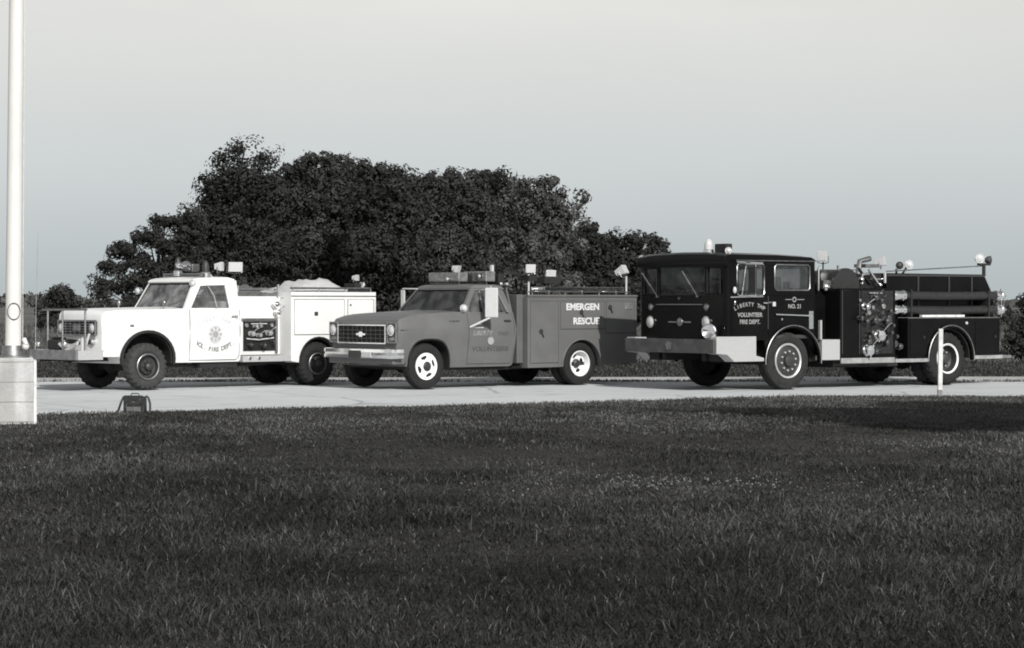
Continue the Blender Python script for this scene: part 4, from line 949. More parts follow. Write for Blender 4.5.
for z in (1.635, 1.375):
    b = P(); b.tube([(2.66, .13, z), (3.9, .13, z-.012), (5.32, .13, z)], .082, 16); hz = b.build('suction_hose', 'hoseblack', T3)
    c = P()
    c.lathe([(0, .0), (0, .075), (.05, .095), (.07, .095), (.08, .088), (.22, .088), (.23, .10), (.27, .10), (.27, .08)], (2.60, .13, z), (1, 0, 0), 20)
    c.build('coupling', 'chrome', hz); c = P()
    c.lathe([(0, .0), (0, .075), (.05, .095), (.07, .095), (.08, .088), (.18, .088), (.19, .10), (.21, .08)], (5.47, .13, z), (-1, 0, 0), 20)
    for k in range(4): a = PI*k/2; c.cyl((5.43, .13 + .09*math.cos(a), z + .09*math.sin(a)), (5.43, .13 + .13*math.cos(a), z + .13*math.sin(a)), .015, 6)
    c.build('coupling', 'chrome', hz)
b = P()
for s in (2.98, 5.0): b.box(s, s+.04, .04, .30, 1.24, 1.74)
b.build('hose_bracket', 'chassis', T3)
b = P(); b.box(5.302, 5.60, .02, WE-.02, .475, .53); b.build('tailboard', 'bumpergrey', T3, bevel=.006)
b = P()
for s0 in (3.4, 4.2, 4.8): b.box(s0, s0+.035, .285, .30, 1.26, 2.01)
b.box(2.62, 5.14, .28, .30, 1.985, 2.02); b.build('hose_bed_ribs', 'rimdark', T3)
seam(T3, [(1.24, .60), (1.66, .60), (1.66, 1.72), (1.24, 1.72)], -.003); seam(T3, [(-.515, 1.62), (-.515, 1.05)], -.010, closed=False)
# roof gear
beacon(T3, -1.18, .78, 2.35, .085, .26, dome='lamp')
b = P(); b.box(-1.10, -.95, .42, .72, 2.36, 2.52); b.build('siren_speaker', 'chassis', T3, bevel=.015)
round_lamp(T3, -1.25, .18, 2.39, .055, ax=(-.6, -.8, .1), name='marker_lamp'); round_lamp(T3, -1.40, WE-.02, 2.28, .07, ax=(-.9, -.3, .3), name='spotlight')
wheel(T3, 0, .04, .50, .27, 'engfront', .300, -1, rubber='rubbermid'); wheel(T3, 0, WE-.04, .50, .27, 'plain', .30, 1)
dual(T3, 3.92, .03, .485, .25, 'engrear', .272, WE, lugs=True)
ORG[:] = [0, 0, 0]

# ================================================================== setting
F, HZ = 2400.0, 303.0
def at(x, y, Z):            # the point that stands Z metres off, for measuring off the photograph
    return Vector(((x - 512) / F * Z, Z, 1.5 + (HZ - y) / F * Z))
def ground_mat(name, cols, scales, rough=0.95, bump=0.5):
    m = bpy.data.materials.new(name); m.use_nodes = True; nt = m.node_tree; N = nt.nodes; L = nt.links; b = N['Principled BSDF']
    b.inputs['Roughness'].default_value = rough; b.inputs['Specular IOR Level'].default_value = .2
    tc = N.new('ShaderNodeTexCoord'); cur = None
    for i, (sc_, lo, hi) in enumerate(scales):
        n = N.new('ShaderNodeTexNoise'); n.inputs['Scale'].default_value = sc_; n.inputs['Detail'].default_value = 5; L.new(tc.outputs['Object'], n.inputs['Vector'])
        r = N.new('ShaderNodeMapRange'); r.inputs['From Min'].default_value = .3; r.inputs['From Max'].default_value = .7; r.inputs['To Min'].default_value = lo; r.inputs['To Max'].default_value = hi
        L.new(n.outputs['Fac'], r.inputs['Value'])
        if cur is None: cur = r.outputs[0]
        else:
            k = N.new('ShaderNodeMath'); k.operation = 'MULTIPLY'; L.new(cur, k.inputs[0]); L.new(r.outputs[0], k.inputs[1]); cur = k.outputs[0]
    cc = N.new('ShaderNodeCombineColor')
    for i, ch in enumerate(('Red', 'Green', 'Blue')):
        k = N.new('ShaderNodeMath'); k.operation = 'MULTIPLY'; k.inputs[1].default_value = cols[i]; L.new(cur, k.inputs[0]); L.new(k.outputs[0], cc.inputs[ch])
    L.new(cc.outputs[0], b.inputs['Base Color'])
    n = N.new('ShaderNodeTexNoise'); n.inputs['Scale'].default_value = 60; n.inputs['Detail'].default_value = 3; L.new(tc.outputs['Object'], n.inputs['Vector'])
    bp = N.new('ShaderNodeBump'); bp.inputs['Strength'].default_value = bump; bp.inputs['Distance'].default_value = .02; L.new(n.outputs['Fac'], bp.inputs['Height']); L.new(bp.outputs[0], b.inputs['Normal'])
    return m
M['field'] = ground_mat('field_grass', (.105, .105, .098), [(.02, .75, 1.25), (.25, .8, 1.2), (1.5, .8, 1.2)])
M['lawn'] = ground_mat('lawn_soil', (.024, .023, .022), [(.35, .8, 1.25), (3, .75, 1.3), (25, .6, 1.4)])
M['road'] = ground_mat('pale_pavement', (.50, .51, .52), [(.25, .93, 1.05), (2.5, .95, 1.05), (18, .94, 1.06)], bump=.15)
M['road2'] = ground_mat('old_pavement', (.40, .40, .40), [(.3, .85, 1.12), (3, .85, 1.12), (18, .94, 1.06)], bump=.2)

def crack(m, amt):
    nt = m.node_tree; N = nt.nodes; L = nt.links; b = N['Principled BSDF']; src = b.inputs['Base Color'].links[0].from_socket
    tc = N.new('ShaderNodeTexCoord'); nz = N.new('ShaderNodeTexNoise'); nz.inputs['Scale'].default_value = .8; nz.inputs['Detail'].default_value = 4; L.new(tc.outputs['Object'], nz.inputs['Vector'])
    ad = N.new('ShaderNodeMixRGB'); ad.inputs[0].default_value = .25; L.new(tc.outputs['Object'], ad.inputs[1]); L.new(nz.outputs['Color'], ad.inputs[2])
    vo = N.new('ShaderNodeTexVoronoi'); vo.feature = 'DISTANCE_TO_EDGE'; vo.inputs['Scale'].default_value = .32; L.new(ad.outputs[0], vo.inputs['Vector'])
    mr = N.new('ShaderNodeMapRange'); mr.inputs['From Min'].default_value = .0; mr.inputs['From Max'].default_value = .012; mr.inputs['To Min'].default_value = amt; mr.inputs['To Max'].default_value = 1; L.new(vo.outputs['Distance'], mr.inputs['Value'])
    st = N.new('ShaderNodeTexNoise'); st.inputs['Scale'].default_value = 1.1; st.inputs['Detail'].default_value = 6; L.new(tc.outputs['Object'], st.inputs['Vector'])
    m2 = N.new('ShaderNodeMapRange'); m2.inputs['From Min'].default_value = .60; m2.inputs['From Max'].default_value = .72; m2.inputs['To Min'].default_value = 1; m2.inputs['To Max'].default_value = .78; L.new(st.outputs['Fac'], m2.inputs['Value'])
    k = N.new('ShaderNodeMath'); k.operation = 'MULTIPLY'; L.new(mr.outputs[0], k.inputs[0]); L.new(m2.outputs[0], k.inputs[1])
    mx = N.new('ShaderNodeVectorMath'); mx.operation = 'SCALE'; L.new(src, mx.inputs[0]); L.new(k.outputs[0], mx.inputs['Scale']); L.new(mx.outputs[0], b.inputs['Base Color'])
crack(M['road'], .6); crack(M['road2'], .5)
def sheet(name, pts, m, z=0.0, label=None):
    me = bpy.data.meshes.new(name); me.from_pydata([(x, y, z) for x, y in pts], [], [list(range(len(pts)))]); me.materials.append(M[m])
    o = bpy.data.objects.new(name, me); COL.objects.link(o); o['kind'] = 'structure'
    if label: o['label'] = label
    return o
sheet('ground', [(-1500, -60), (1500, -60), (1500, 3500), (-1500, 3500)], 'field', -.010)
# near edge of the pavement, walked from left to right
EDGE = [(-60, 27.5), (-30, 29.0), (-12, 31.3), (-6.4, 32.0), (-2.6, 34.4), (0, 35.5), (1.5, 36.4), (5.0, 38.6), (8.2, 38.4), (14, 37.5), (30, 36), (60, 34)]
FAR = 48.3
sheet('road', [(x, y - .25) for x, y in EDGE] + [(60, FAR + 1), (8, FAR + .6), (-6, FAR - .1), (-60, FAR - 1.5)], 'road', -.004)
sheet('road_lane', [(-60, 45.9), (60, 45.9), (60, FAR + 1), (8, FAR + .6), (-6, FAR - .1), (-60, FAR - 1.5)], 'road2', 0.0)
def edge_y(x):
    return np.interp(x, [p[0] for p in EDGE], [p[1] for p in EDGE])
# lawn, a finely cut sheet with slight undulation, flush with the pavement at its ragged edge
def lawn_h(x, y):
    e = edge_y(x) - y
    return .012 + .03*np.clip(e/6, 0, 1)*(1.45 + np.sin(x*.7 + 1.3)*np.cos(y*.45) + .4*np.sin(x*2.1 + y*1.3))
nx, ny = 161, 121
xs = np.linspace(-40, 40, nx); V_ = []; F_ = []
for j in range(ny):
    for i in range(nx):
        x = xs[i]; e = edge_y(x) + .06*math.sin(x*9) + .05*math.sin(x*23 + 1); y = -6 + (e + 6) * (j/(ny-1)) ** .8
        V_.append((x, y, float(lawn_h(x, y)) if j < ny-1 else .0))
for j in range(ny-1):
    for i in range(nx-1): a = j*nx + i; F_.append((a, a+1, a+nx+1, a+nx))
me = bpy.data.meshes.new('lawn'); me.from_pydata(V_, [], F_); me.materials.append(M['lawn']); me.shade_smooth()
lw = bpy.data.objects.new('lawn', me); COL.objects.link(lw); lw['kind'] = 'structure'

# ------------------------------------------------------------------ blades
def tone_mat(name, lo, hi, rough=.75, trans=0.0, tint=(1, 1, .96)):
    m = bpy.data.materials.new(name); m.use_nodes = True; nt = m.node_tree; N = nt.nodes; L = nt.links; b = N['Principled BSDF']
    a = N.new('ShaderNodeAttribute'); a.attribute_name = 'tone'
    r = N.new('ShaderNodeValToRGB'); r.color_ramp.elements[0].color = (*[lo*t for t in tint], 1); r.color_ramp.elements[1].color = (*[hi*t for t in tint], 1)
    L.new(a.outputs['Fac'], r.inputs[0]); L.new(r.outputs[0], b.inputs['Base Color'])
    b.inputs['Roughness'].default_value = rough; b.inputs['Specular IOR Level'].default_value = .25
    if trans:
        out = N['Material Output']; t = N.new('ShaderNodeBsdfTranslucent'); L.new(r.outputs[0], t.inputs[0]); mx = N.new('ShaderNodeMixShader'); mx.inputs[0].default_value = trans
        L.new(b.outputs[0], mx.inputs[1]); L.new(t.outputs[0], mx.inputs[2]); L.new(mx.outputs[0], out.inputs[0])
    return m
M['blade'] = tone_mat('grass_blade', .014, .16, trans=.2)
M['strip'] = tone_mat('weed_blade', .05, .16, trans=.2)
def mesh_np(name, verts, faces_n, loops, tone, m):
    me = bpy.data.meshes.new(name)
    nv, nf = len(verts), len(faces_n)
    me.vertices.add(nv); me.vertices.foreach_set('co', verts.astype(np.float32).ravel())
    me.loops.add(len(loops)); me.loops.foreach_set('vertex_index', loops.astype(np.int32))
    me.polygons.add(nf); st = np.concatenate(([0], np.cumsum(faces_n)[:-1])).astype(np.int32); me.polygons.foreach_set('loop_start', st)
    me.update(calc_edges=True)
    if tone is not None:
        at_ = me.attributes.new('tone', 'FLOAT', 'FACE'); at_.data.foreach_set('value', tone.astype(np.float32))
    me.materials.append(M[m]); 
    o = bpy.data.objects.new(name, me); COL.objects.link(o); return o
def blades(name, x, y, z, h, wd, lean_, tone, m):
    n = len(x); a = rng.uniform(0, 2*PI, n); dx, dy = np.cos(a), np.sin(a); la = rng.uniform(0, 2*PI, n); lx, ly = np.cos(la)*lean_*h, np.sin(la)*lean_*h
    v = np.zeros((n, 5, 3))
    v[:, 0] = np.stack([x - dx*wd/2, y - dy*wd/2, z], 1); v[:, 1] = np.stack([x + dx*wd/2, y + dy*wd/2, z], 1)
    v[:, 2] = np.stack([x + dx*wd*.42 + lx*.35, y + dy*wd*.42 + ly*.35, z + h*.6], 1); v[:, 3] = np.stack([x - dx*wd*.42 + lx*.35, y - dy*wd*.42 + ly*.35, z + h*.6], 1)
    v[:, 4] = np.stack([x + lx, y + ly, z + h*np.clip(1 - lean_*.35, .35, 1)], 1)
    b0 = (np.arange(n)*5)[:, None]; lp = np.concatenate([b0 + [0, 1, 2, 3], b0 + [3, 2, 4]], 1).ravel()
    fn = np.tile([4, 3], n)
    return mesh_np(name, v.reshape(-1, 3), fn, lp, np.repeat(tone, 2), m)
def scatter(n, y0, y1, k=.25, add=3.6):      # points over the lawn in front of the camera and to its sides
    y = np.sqrt(rng.uniform(y0*y0, y1*y1, n)); x = rng.uniform(-1, 1, n)*(k*y + add); return x, y
LAT = np.random.default_rng(5).random((256, 256))
def vn(x, y):
    xi, yi = np.floor(x).astype(int), np.floor(y).astype(int); fx_, fy_ = x - xi, y - yi; fx_, fy_ = fx_*fx_*(3-2*fx_), fy_*fy_*(3-2*fy_)
    g_ = lambda a, b_: LAT[a % 256, b_ % 256]
    return (g_(xi, yi)*(1-fx_) + g_(xi+1, yi)*fx_)*(1-fy_) + (g_(xi, yi+1)*(1-fx_) + g_(xi+1, yi+1)*fx_)*fy_
def patch(x, y):            # soft patchiness, 0..1
    v = .40*vn(x*.55 + 7, y*.35) + .3*vn(x*1.4, y*.9 + 31) + .30*vn(x*3.7 + 3, y*2.6)
    return np.clip((v - .5)*2.3 + .5, 0, 1)
X, Y, H_, WD, LN, TN = [], [], [], [], [], []
for n, y0, y1, h0, w0 in ((300000, 7.6, 13.5, .055, .0045), (270000, 13.5, 21, .048, .006), (250000, 21, 39, .034, .009)):
    x, y = scatter(n, y0, y1); keep = y < edge_y(x) + rng.normal(0, .05, n) + .03*np.sin(x*17); x, y = x[keep], y[keep]; n = len(x); p = patch(x, y)
    h = h0*(.40 + .9*p)*rng.lognormal(0, .33, n)
    X.append(x); Y.append(y); H_.append(h); WD.append(w0*rng.uniform(.7, 1.4, n)); LN.append(rng.beta(2, 1.5, n)*2.0)
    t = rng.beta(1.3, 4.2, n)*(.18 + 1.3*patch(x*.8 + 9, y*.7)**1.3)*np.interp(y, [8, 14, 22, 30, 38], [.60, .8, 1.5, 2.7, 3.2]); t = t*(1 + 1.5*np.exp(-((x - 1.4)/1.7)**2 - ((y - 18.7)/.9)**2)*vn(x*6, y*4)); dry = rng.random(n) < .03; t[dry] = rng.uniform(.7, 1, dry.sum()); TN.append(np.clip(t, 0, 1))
# a few hundred long pale stalks stand over the rest near the camera
ns = 2200; x, y = scatter(ns, 8.5, 22); X.append(x); Y.append(y); H_.append(rng.uniform(.05, .13, ns)); WD.append(rng.uniform(.003, .005, ns)); LN.append(rng.uniform(.3, 2.0, ns)); TN.append(rng.uniform(.4, .9, ns))
X, Y, H_, WD, LN, TN = map(np.concatenate, (X, Y, H_, WD, LN, TN))
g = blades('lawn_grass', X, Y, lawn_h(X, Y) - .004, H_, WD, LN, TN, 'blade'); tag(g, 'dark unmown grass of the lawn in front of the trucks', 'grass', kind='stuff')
# clover flowers
M['clover'] = mat('clover_bloom', .19, .8)
def clover():
    pts = []
    for (x0, x1, yc, sp, n) in ((.8, 2.2, 18.9, .42, 120), (0, 3.2, 18.8, .8, 60), (2.3, 4.6, 18.4, .6, 30), (-4.3, -3.9, 20.4, .1, 8), (-1, 1, 19.5, .9, 22)):
        for _ in range(n): pts.append((rng.uniform(x0, x1), rng.normal(yc, sp)))
    P0 = np.array([(1, 0, 0), (-1, 0, 0), (0, 1, 0), (0, -1, 0), (0, 0, 1), (0, 0, -1)]); FC = [(0, 2, 4), (2, 1, 4), (1, 3, 4), (3, 0, 4), (2, 0, 5), (1, 2, 5), (3, 1, 5), (0, 3, 5)]
    V_ = []; F_ = []
    for x, y in pts:
        r = rng.uniform(.003, .010); z = float(lawn_h(x, y)) + rng.uniform(.02, .06); k = len(V_)
        V_ += [tuple(np.array((x, y, z)) + q*r) for q in P0]; F_ += [tuple(k + i for i in f) for f in FC]
    me = bpy.data.meshes.new('clover_flowers'); me.from_pydata(V_, [], F_); me.materials.append(M['clover']); o = bpy.data.objects.new('clover_flowers', me); COL.objects.link(o)
    tag(o, 'scatter of small white clover flowers in the lawn', 'clover', kind='stuff')
clover()
# weeds growing in the seam of the pavement and the dark verge behind it
n = 15000; x = rng.uniform(-22, 22, n); sp = .5 + .5*np.sin(x*1.3)*np.sin(x*.47 + 2) + .25*np.sin(x*4.1); keep = rng.random(n) < np.clip(sp, .05, 1); x = x[keep]; n = len(x)
y = 45.9 + rng.normal(0, .18, n); g = blades('pavement_weeds', x, y, np.zeros(n), rng.uniform(.02, .07, n), rng.uniform(.01, .02, n), rng.uniform(.3, 1.2, n), rng.beta(2, 2, n), 'strip')
tag(g, 'low weeds growing along the seam of the pavement behind the trucks', 'weeds', kind='stuff')
n = 60000; y = rng.uniform(FAR - .3, 62, n); x = rng.uniform(-1, 1, n)*(.24*y + 3); fy = FAR + np.interp(x, [-60, -6, 8, 60], [-1.5, -.1, .6, 1]); keep = y > fy + rng.normal(0, .06, n); x, y = x[keep], y[keep]; n = len(x)
g = blades('verge_grass', x, y, np.full(n, -.012), rng.uniform(.04, .11, n), rng.uniform(.015, .03, n), rng.uniform(.3, 1.2, n), rng.beta(1.5, 4, n)*.7, 'blade')
tag(g, 'dark strip of grass beyond the pavement', 'grass', kind='stuff')
# tall pale weeds of the open field
n = 90000; y = 60 + 90*rng.random(n)**1.6; x = rng.uniform(-1, 1, n)*(.24*y + 4); hh = (.12 + .28*(patch(x*.15, y*.1)))*rng.lognormal(0, .3, n)
g = blades('field_weeds', x, y, np.full(n, -.02), hh, rng.uniform(.03, .07, n), rng.uniform(.1, .8, n), rng.beta(2, 2, n), 'strip')
tag(g, 'tall rough weeds covering the open field', 'weeds', kind='stuff')

# ------------------------------------------------------------------ trees
M['leaf'] = tone_mat('leaf', .015, .052, rough=.75, trans=.25)
M['leafpale'] = tone_mat('leaf_pale', .03, .135, rough=.75, trans=.25)
M['leafmid'] = tone_mat('leaf_mid', .022, .075, rough=.75, trans=.25)
M['leafhaze'] = tone_mat('leaf_haze_tint', .05, .13, rough=.8, trans=.25)  # aerial haze mixed into the leaf colour of the far woodland
def leaves(name, lobes, dens, per, ls, cr, m, parent, flat=1.0, stretch=None, core=True):
    """lobes: (x, y, z, rx, ry, rz) in metres from the tree's base. Leafy twigs are set apart over each lobe's surface, leaving dark
    gaps between them; each is a lump of small leaf faces, and a thinner fill of leaves sits deeper in the lobe"""
    C_ = np.zeros((0, 3)); L_ = np.array(lobes, float)
    for li, l in enumerate(L_):
        area = 4*PI*((((l[3]*l[4])**1.6 + (l[3]*l[5])**1.6 + (l[4]*l[5])**1.6)/3)**(1/1.6)); want = max(4, int(area/(cr*cr)*dens)); tries = want*5
        d = rng.normal(size=(tries, 3)); d /= np.linalg.norm(d, axis=1)[:, None]; q = l[:3] + d*(.82 + .26*rng.random((tries, 1)))*l[3:]
        q = q[q[:, 2] > .1]
        for lj, o in enumerate(L_):
            if lj != li: q = q[(((q - o[:3])/o[3:])**2).sum(1) > .62]
        got = 0
        for p_ in q:
            if got >= want: break
            if len(C_) and (((C_ - p_)/np.array([1, 1, flat]))**2).sum(1).min() < (cr*1.12)**2: continue
            C_ = np.vstack([C_, p_]); got += 1
    k = len(C_); csz = cr*rng.lognormal(0, .22, k); ct = rng.beta(2, 2.4, k)
    idx = np.repeat(np.arange(k), per); n = len(idx)
    off = rng.normal(size=(n, 3)); off /= np.linalg.norm(off, axis=1)[:, None]; nrm = off.copy()
    k1, k2 = rng.normal(size=(k, 3))*2.2, rng.normal(size=(k, 3))*4.5; ph = rng.uniform(0, 6.3, (k, 2))
    lump = 1 + .20*np.sin((nrm*k1[idx]).sum(1) + ph[idx, 0]) + .16*np.sin((nrm*k2[idx]).sum(1) + ph[idx, 1])
    off *= (.60 + .40*rng.random((n, 1))**.6)*lump[:, None]; off[:, 2] *= flat
    if stretch is not None:
        dv = np.array(stretch[:3]); dv = dv/np.linalg.norm(dv); off += (off @ dv)[:, None]*dv*(stretch[3] - 1)
    c = C_[idx] + off*csz[idx][:, None]; t = np.clip(ct[idx]*.85 + rng.normal(0, .07, n) + .05, 0, 1)
    nrm = nrm + rng.normal(size=(n, 3))*.30 + np.array([0, 0, .15])
    if core:
        nc = int(n*.22); li = rng.choice(len(L_), nc, p=(L_[:, 3]*L_[:, 4]*L_[:, 5])/(L_[:, 3]*L_[:, 4]*L_[:, 5]).sum()); d = rng.normal(size=(nc, 3)); d /= np.linalg.norm(d, axis=1)[:, None]
        cc = L_[li, :3] + d*(.45 + .4*rng.random((nc, 1)))*L_[li, 3:]; c = np.concatenate([c, cc]); nrm = np.concatenate([nrm, rng.normal(size=(nc, 3))]); t = np.concatenate([t, rng.beta(2, 4, nc)]); n += nc
    sz = np.full(n, ls); 
    if core: sz[-nc:] *= 1.9
    c[:, 2] = np.maximum(c[:, 2], .05)
    a = np.cross(nrm, rng.normal(size=(n, 3))); a /= np.linalg.norm(a, axis=1)[:, None]; b_ = np.cross(a, nrm); b_ /= np.linalg.norm(b_, axis=1)[:, None]
    s1 = sz[:, None]*rng.uniform(.6, 1.4, (n, 1)); v = np.stack([c - a*s1, c - b_*s1*.55, c + a*s1, c + b_*s1*.55], 1)
    o = mesh_np(name, v.reshape(-1, 3), np.full(n, 4), np.arange(4*n), t, m); o.parent = parent; return o, C_
def tree(x, y0, Z, base_y, lobes_px, label, group='trees behind the trucks', dens=1.15, grow=1.0, n_clump=260, per=70, ls=.16, cr=.75, m='leaf', kind='broadleaf_tree', trunk=.28, depth=.9, cat='tree', **kw):
    """x: where its trunk stands; lobes_px: (x, y, rx, ry) as measured at its distance Z"""
    k = Z/F; root = empty(kind, ((x-512)*k, Z, 0)); tag(root, label, cat, group)
    L_ = []
    for i, (lx, ly, rx, ry) in enumerate(lobes_px):
        rx, ry = rx*grow, ry*grow
        dy = (random.random() - .5)*rx*k*.9
        q = cr*.36; L_.append(((lx - x)*k, dy, 1.5 + (HZ - ly)*k, max(.3*cr, rx*k - q), max(.3*cr, rx*k*depth - q), max(.25*cr, ry*k - q)))
    cr_, C_ = leaves('crown', L_, dens, int(per*2.4), ls*.66, cr*.66, m, root, **kw)
    top = max(l[2] for l in L_); b = P(); h = top
    b.tube([(0, 0, -.1), (.05*h*.3, .02, h*.25), (-.02*h, .05, h*.55), (.0, .0, h*.95)], [trunk*1.25, trunk, trunk*.7, trunk*.15], 10)
    for l in L_:
        s_ = Vector((0, .03, max(.3, min(h*.5, l[2]*.55)))); e_ = Vector(l[:3]); md = s_.lerp(e_, .5) + Vector((0, 0, -.12*(e_ - s_).length))
        b.tube([s_, md, e_], [trunk*.5, trunk*.32, trunk*.1], 6)
        for q in range(3):
            t_ = e_ + Vector((random.uniform(-1, 1)*l[3]*.8, random.uniform(-1, 1)*l[4]*.8, random.uniform(-.5, .9)*l[5])); b.tube([md.lerp(e_, .6), t_], [trunk*.16, trunk*.04], 5)
    b.build('trunk', 'bark', root)
    return root
tree(60, 0, 118, 330, [(48, 308, 13, 12), (62, 296, 14, 10), (70, 308, 9, 14), (55, 325, 18, 10)], 'small dark bushy tree alone in the field left of the white truck', None, n_clump=130, per=60, ls=.11, cr=.45)
tree(105, 0, 92, 330, [(108, 312, 20, 5), (130, 309, 14, 6), (88, 313, 8, 3)], 'low dark shrubs under the left end of the tree group', n_clump=70, per=60, ls=.08, cr=.3, m='leaf', trunk=.06, kind='shrub', cat='shrub')
tree(160, 0, 116, 330, [(102, 288, 9, 14), (112, 268, 13, 7), (124, 250, 15, 8), (118, 287, 12, 6), (140, 262, 14, 8), (150, 238, 16, 8), (140, 280, 16, 7), (165, 222, 14, 8), (172, 246, 17, 9), (160, 268, 18, 8), (178, 280, 18, 9), (190, 230, 14, 20), (188, 262, 16, 14), (160, 298, 30, 8)],
     'open layered tree with sky showing through, leftmost of the large trees', n_clump=250, per=75, ls=.11, cr=.62, trunk=.16, flat=.8, grow=1.24)
tree(240, 0, 135, 330, [(222, 160, 12, 7), (240, 150, 14, 9), (262, 158, 14, 9), (202, 178, 12, 6), (215, 190, 18, 12), (238, 182, 26, 20), (262, 195, 24, 26), (225, 225, 30, 25), (250, 255, 36, 28), (205, 205, 12, 8), (215, 262, 24, 24), (240, 300, 40, 22)],
     'tallest feathery tree with plume-like top branches', n_clump=420, per=75, ls=.15, cr=.8, trunk=.35, stretch=(.75, .1, .6, 1.7))
tree(320, 0, 140, 330, [(300, 172, 20, 12), (322, 162, 20, 11), (345, 168, 18, 12), (300, 205, 32, 30), (340, 210, 34, 32), (320, 255, 50, 34), (320, 300, 50, 24)],
     'broad dark tree directly behind the white truck body', n_clump=440, m='leafmid', per=75, ls=.16, cr=.85, trunk=.35)
tree(388, 0, 132, 330, [(372, 172, 20, 11), (395, 178, 20, 12), (372, 205, 28, 28), (400, 212, 30, 30), (385, 255, 42, 34), (385, 302, 42, 22)],
     'dark rounded tree behind the gap between white and grey trucks', n_clump=360, per=75, ls=.16, cr=.85, trunk=.32)
tree(448, 0, 140, 330, [(430, 184, 20, 12), (452, 180, 20, 12), (475, 182, 20, 12), (440, 215, 34, 30), (470, 222, 30, 34), (450, 262, 46, 34), (450, 304, 44, 20)],
     'grey-green full tree rising over the grey truck cab', n_clump=400, per=75, ls=.16, cr=.85, m='leafmid', trunk=.32)
tree(496, 0, 150, 330, [(492, 180, 16, 10), (505, 196, 20, 22), (495, 240, 34, 40), (500, 290, 40, 28)], 'dark tree partly hidden by the paler spreading tree', n_clump=240, per=70, ls=.17, cr=.85, trunk=.3)
tree(535, 0, 104, 330, [(525, 186, 13, 8), (545, 182, 15, 8), (512, 202, 13, 10), (560, 196, 12, 8), (584, 200, 8, 8), (574, 214, 13, 8), (535, 212, 22, 14), (555, 230, 22, 14), (520, 240, 22, 18), (545, 258, 28, 16), (575, 246, 12, 10), (525, 280, 26, 16), (560, 285, 24, 15), (540, 305, 34, 12), (548, 205, 20, 14), (560, 214, 14, 12), (535, 195, 14, 10)],
     'paler spreading tree with clumpy outline, behind the rescue truck body', n_clump=300, per=70, ls=.12, cr=.60, m='leafpale', trunk=.22)
tree(596, 0, 138, 330, [(588, 232, 14, 12), (592, 255, 24, 24), (600, 290, 30, 26)], 'dark tree between the paler tree and the engine cab', n_clump=200, per=70, ls=.15, cr=.7, trunk=.25)
tree(640, 0, 142, 330, [(612, 242, 12, 10), (632, 240, 14, 9), (655, 245, 15, 9), (625, 262, 28, 18), (655, 268, 28, 20), (640, 298, 42, 24), (690, 285, 26, 24)], 'low dark rounded tree just left of the engine cab, rightmost of the group', n_clump=320, per=70, ls=.15, cr=.7, trunk=.28)
tree(270, 0, 168, 330, [(232, 215, 26, 26), (262, 200, 26, 28), (292, 196, 28, 30), (262, 245, 46, 34), (225, 262, 34, 34), (270, 295, 60, 26)], 'dark tree mostly hidden behind the feathery one and its right neighbour', dens=1.0, per=60, ls=.2, cr=1.1, trunk=.35)
tree(360, 0, 170, 330, [(332, 190, 28, 26), (362, 194, 28, 24), (405, 200, 30, 26), (345, 235, 44, 34), (400, 240, 44, 34), (360, 290, 60, 30), (415, 295, 30, 26)], 'dark tree filling the gap behind the two middle trees', dens=1.0, per=60, ls=.2, cr=1.1, trunk=.35)
tree(470, 0, 172, 330, [(440, 205, 28, 26), (478, 200, 28, 26), (510, 215, 24, 28), (455, 245, 40, 34), (505, 252, 40, 34), (560, 262, 36, 30), (470, 295, 50, 26), (540, 298, 50, 24), (600, 280, 34, 24)], 'dark tree seen through gaps left of and behind the paler tree', dens=1.0, per=60, ls=.2, cr=1.1, trunk=.35)
tree(1010, 0, 128, 330, [(1004, 314, 9, 7), (1014, 318, 9, 8), (995, 326, 10, 5)], 'small distant bush seen past the tail of the engine', None, n_clump=80, per=60, ls=.10, cr=.35, kind='bush', m='leafmid', trunk=.12, cat='bush')
tree(1040, 0, 62, 360, [(1020, 338, 16, 20), (1030, 305, 12, 14), (1046, 326, 24, 30), (1060, 290, 26, 34), (1042, 350, 28, 12)], 'dark leafy tree cut off by the right edge of the photo', None, n_clump=210, per=75, ls=.07, cr=.33, trunk=.12)
# distant woodland along the horizon
n_c = 1500; cx = rng.uniform(-420, 420, n_c); cy = 850 + rng.uniform(-40, 40, n_c); cz = rng.uniform(0, 1, n_c)*(2.2 + 1.2*np.sin(cx*.021) + .8*np.sin(cx*.06))
n = n_c*14; idx = np.repeat(np.arange(n_c), 14); c = np.stack([cx[idx], cy[idx], np.maximum(cz[idx], .3)], 1) + rng.normal(size=(n, 3))*np.array([2.4, 2.4, .8]); a = rng.normal(size=(n, 3)); a /= np.linalg.norm(a, axis=1)[:, None]; b_ = np.cross(a, rng.normal(size=(n, 3))); b_ /= np.linalg.norm(b_, axis=1)[:, None]
v = np.stack([c - a, c - b_, c + a, c + b_], 1); o = mesh_np('distant_woodland', v.reshape(-1, 3), np.full(n, 4), np.arange(4*n), rng.random(n), 'leafhaze'); tag(o, 'thin dark line of far woodland on the horizon', 'woodland', kind='stuff')

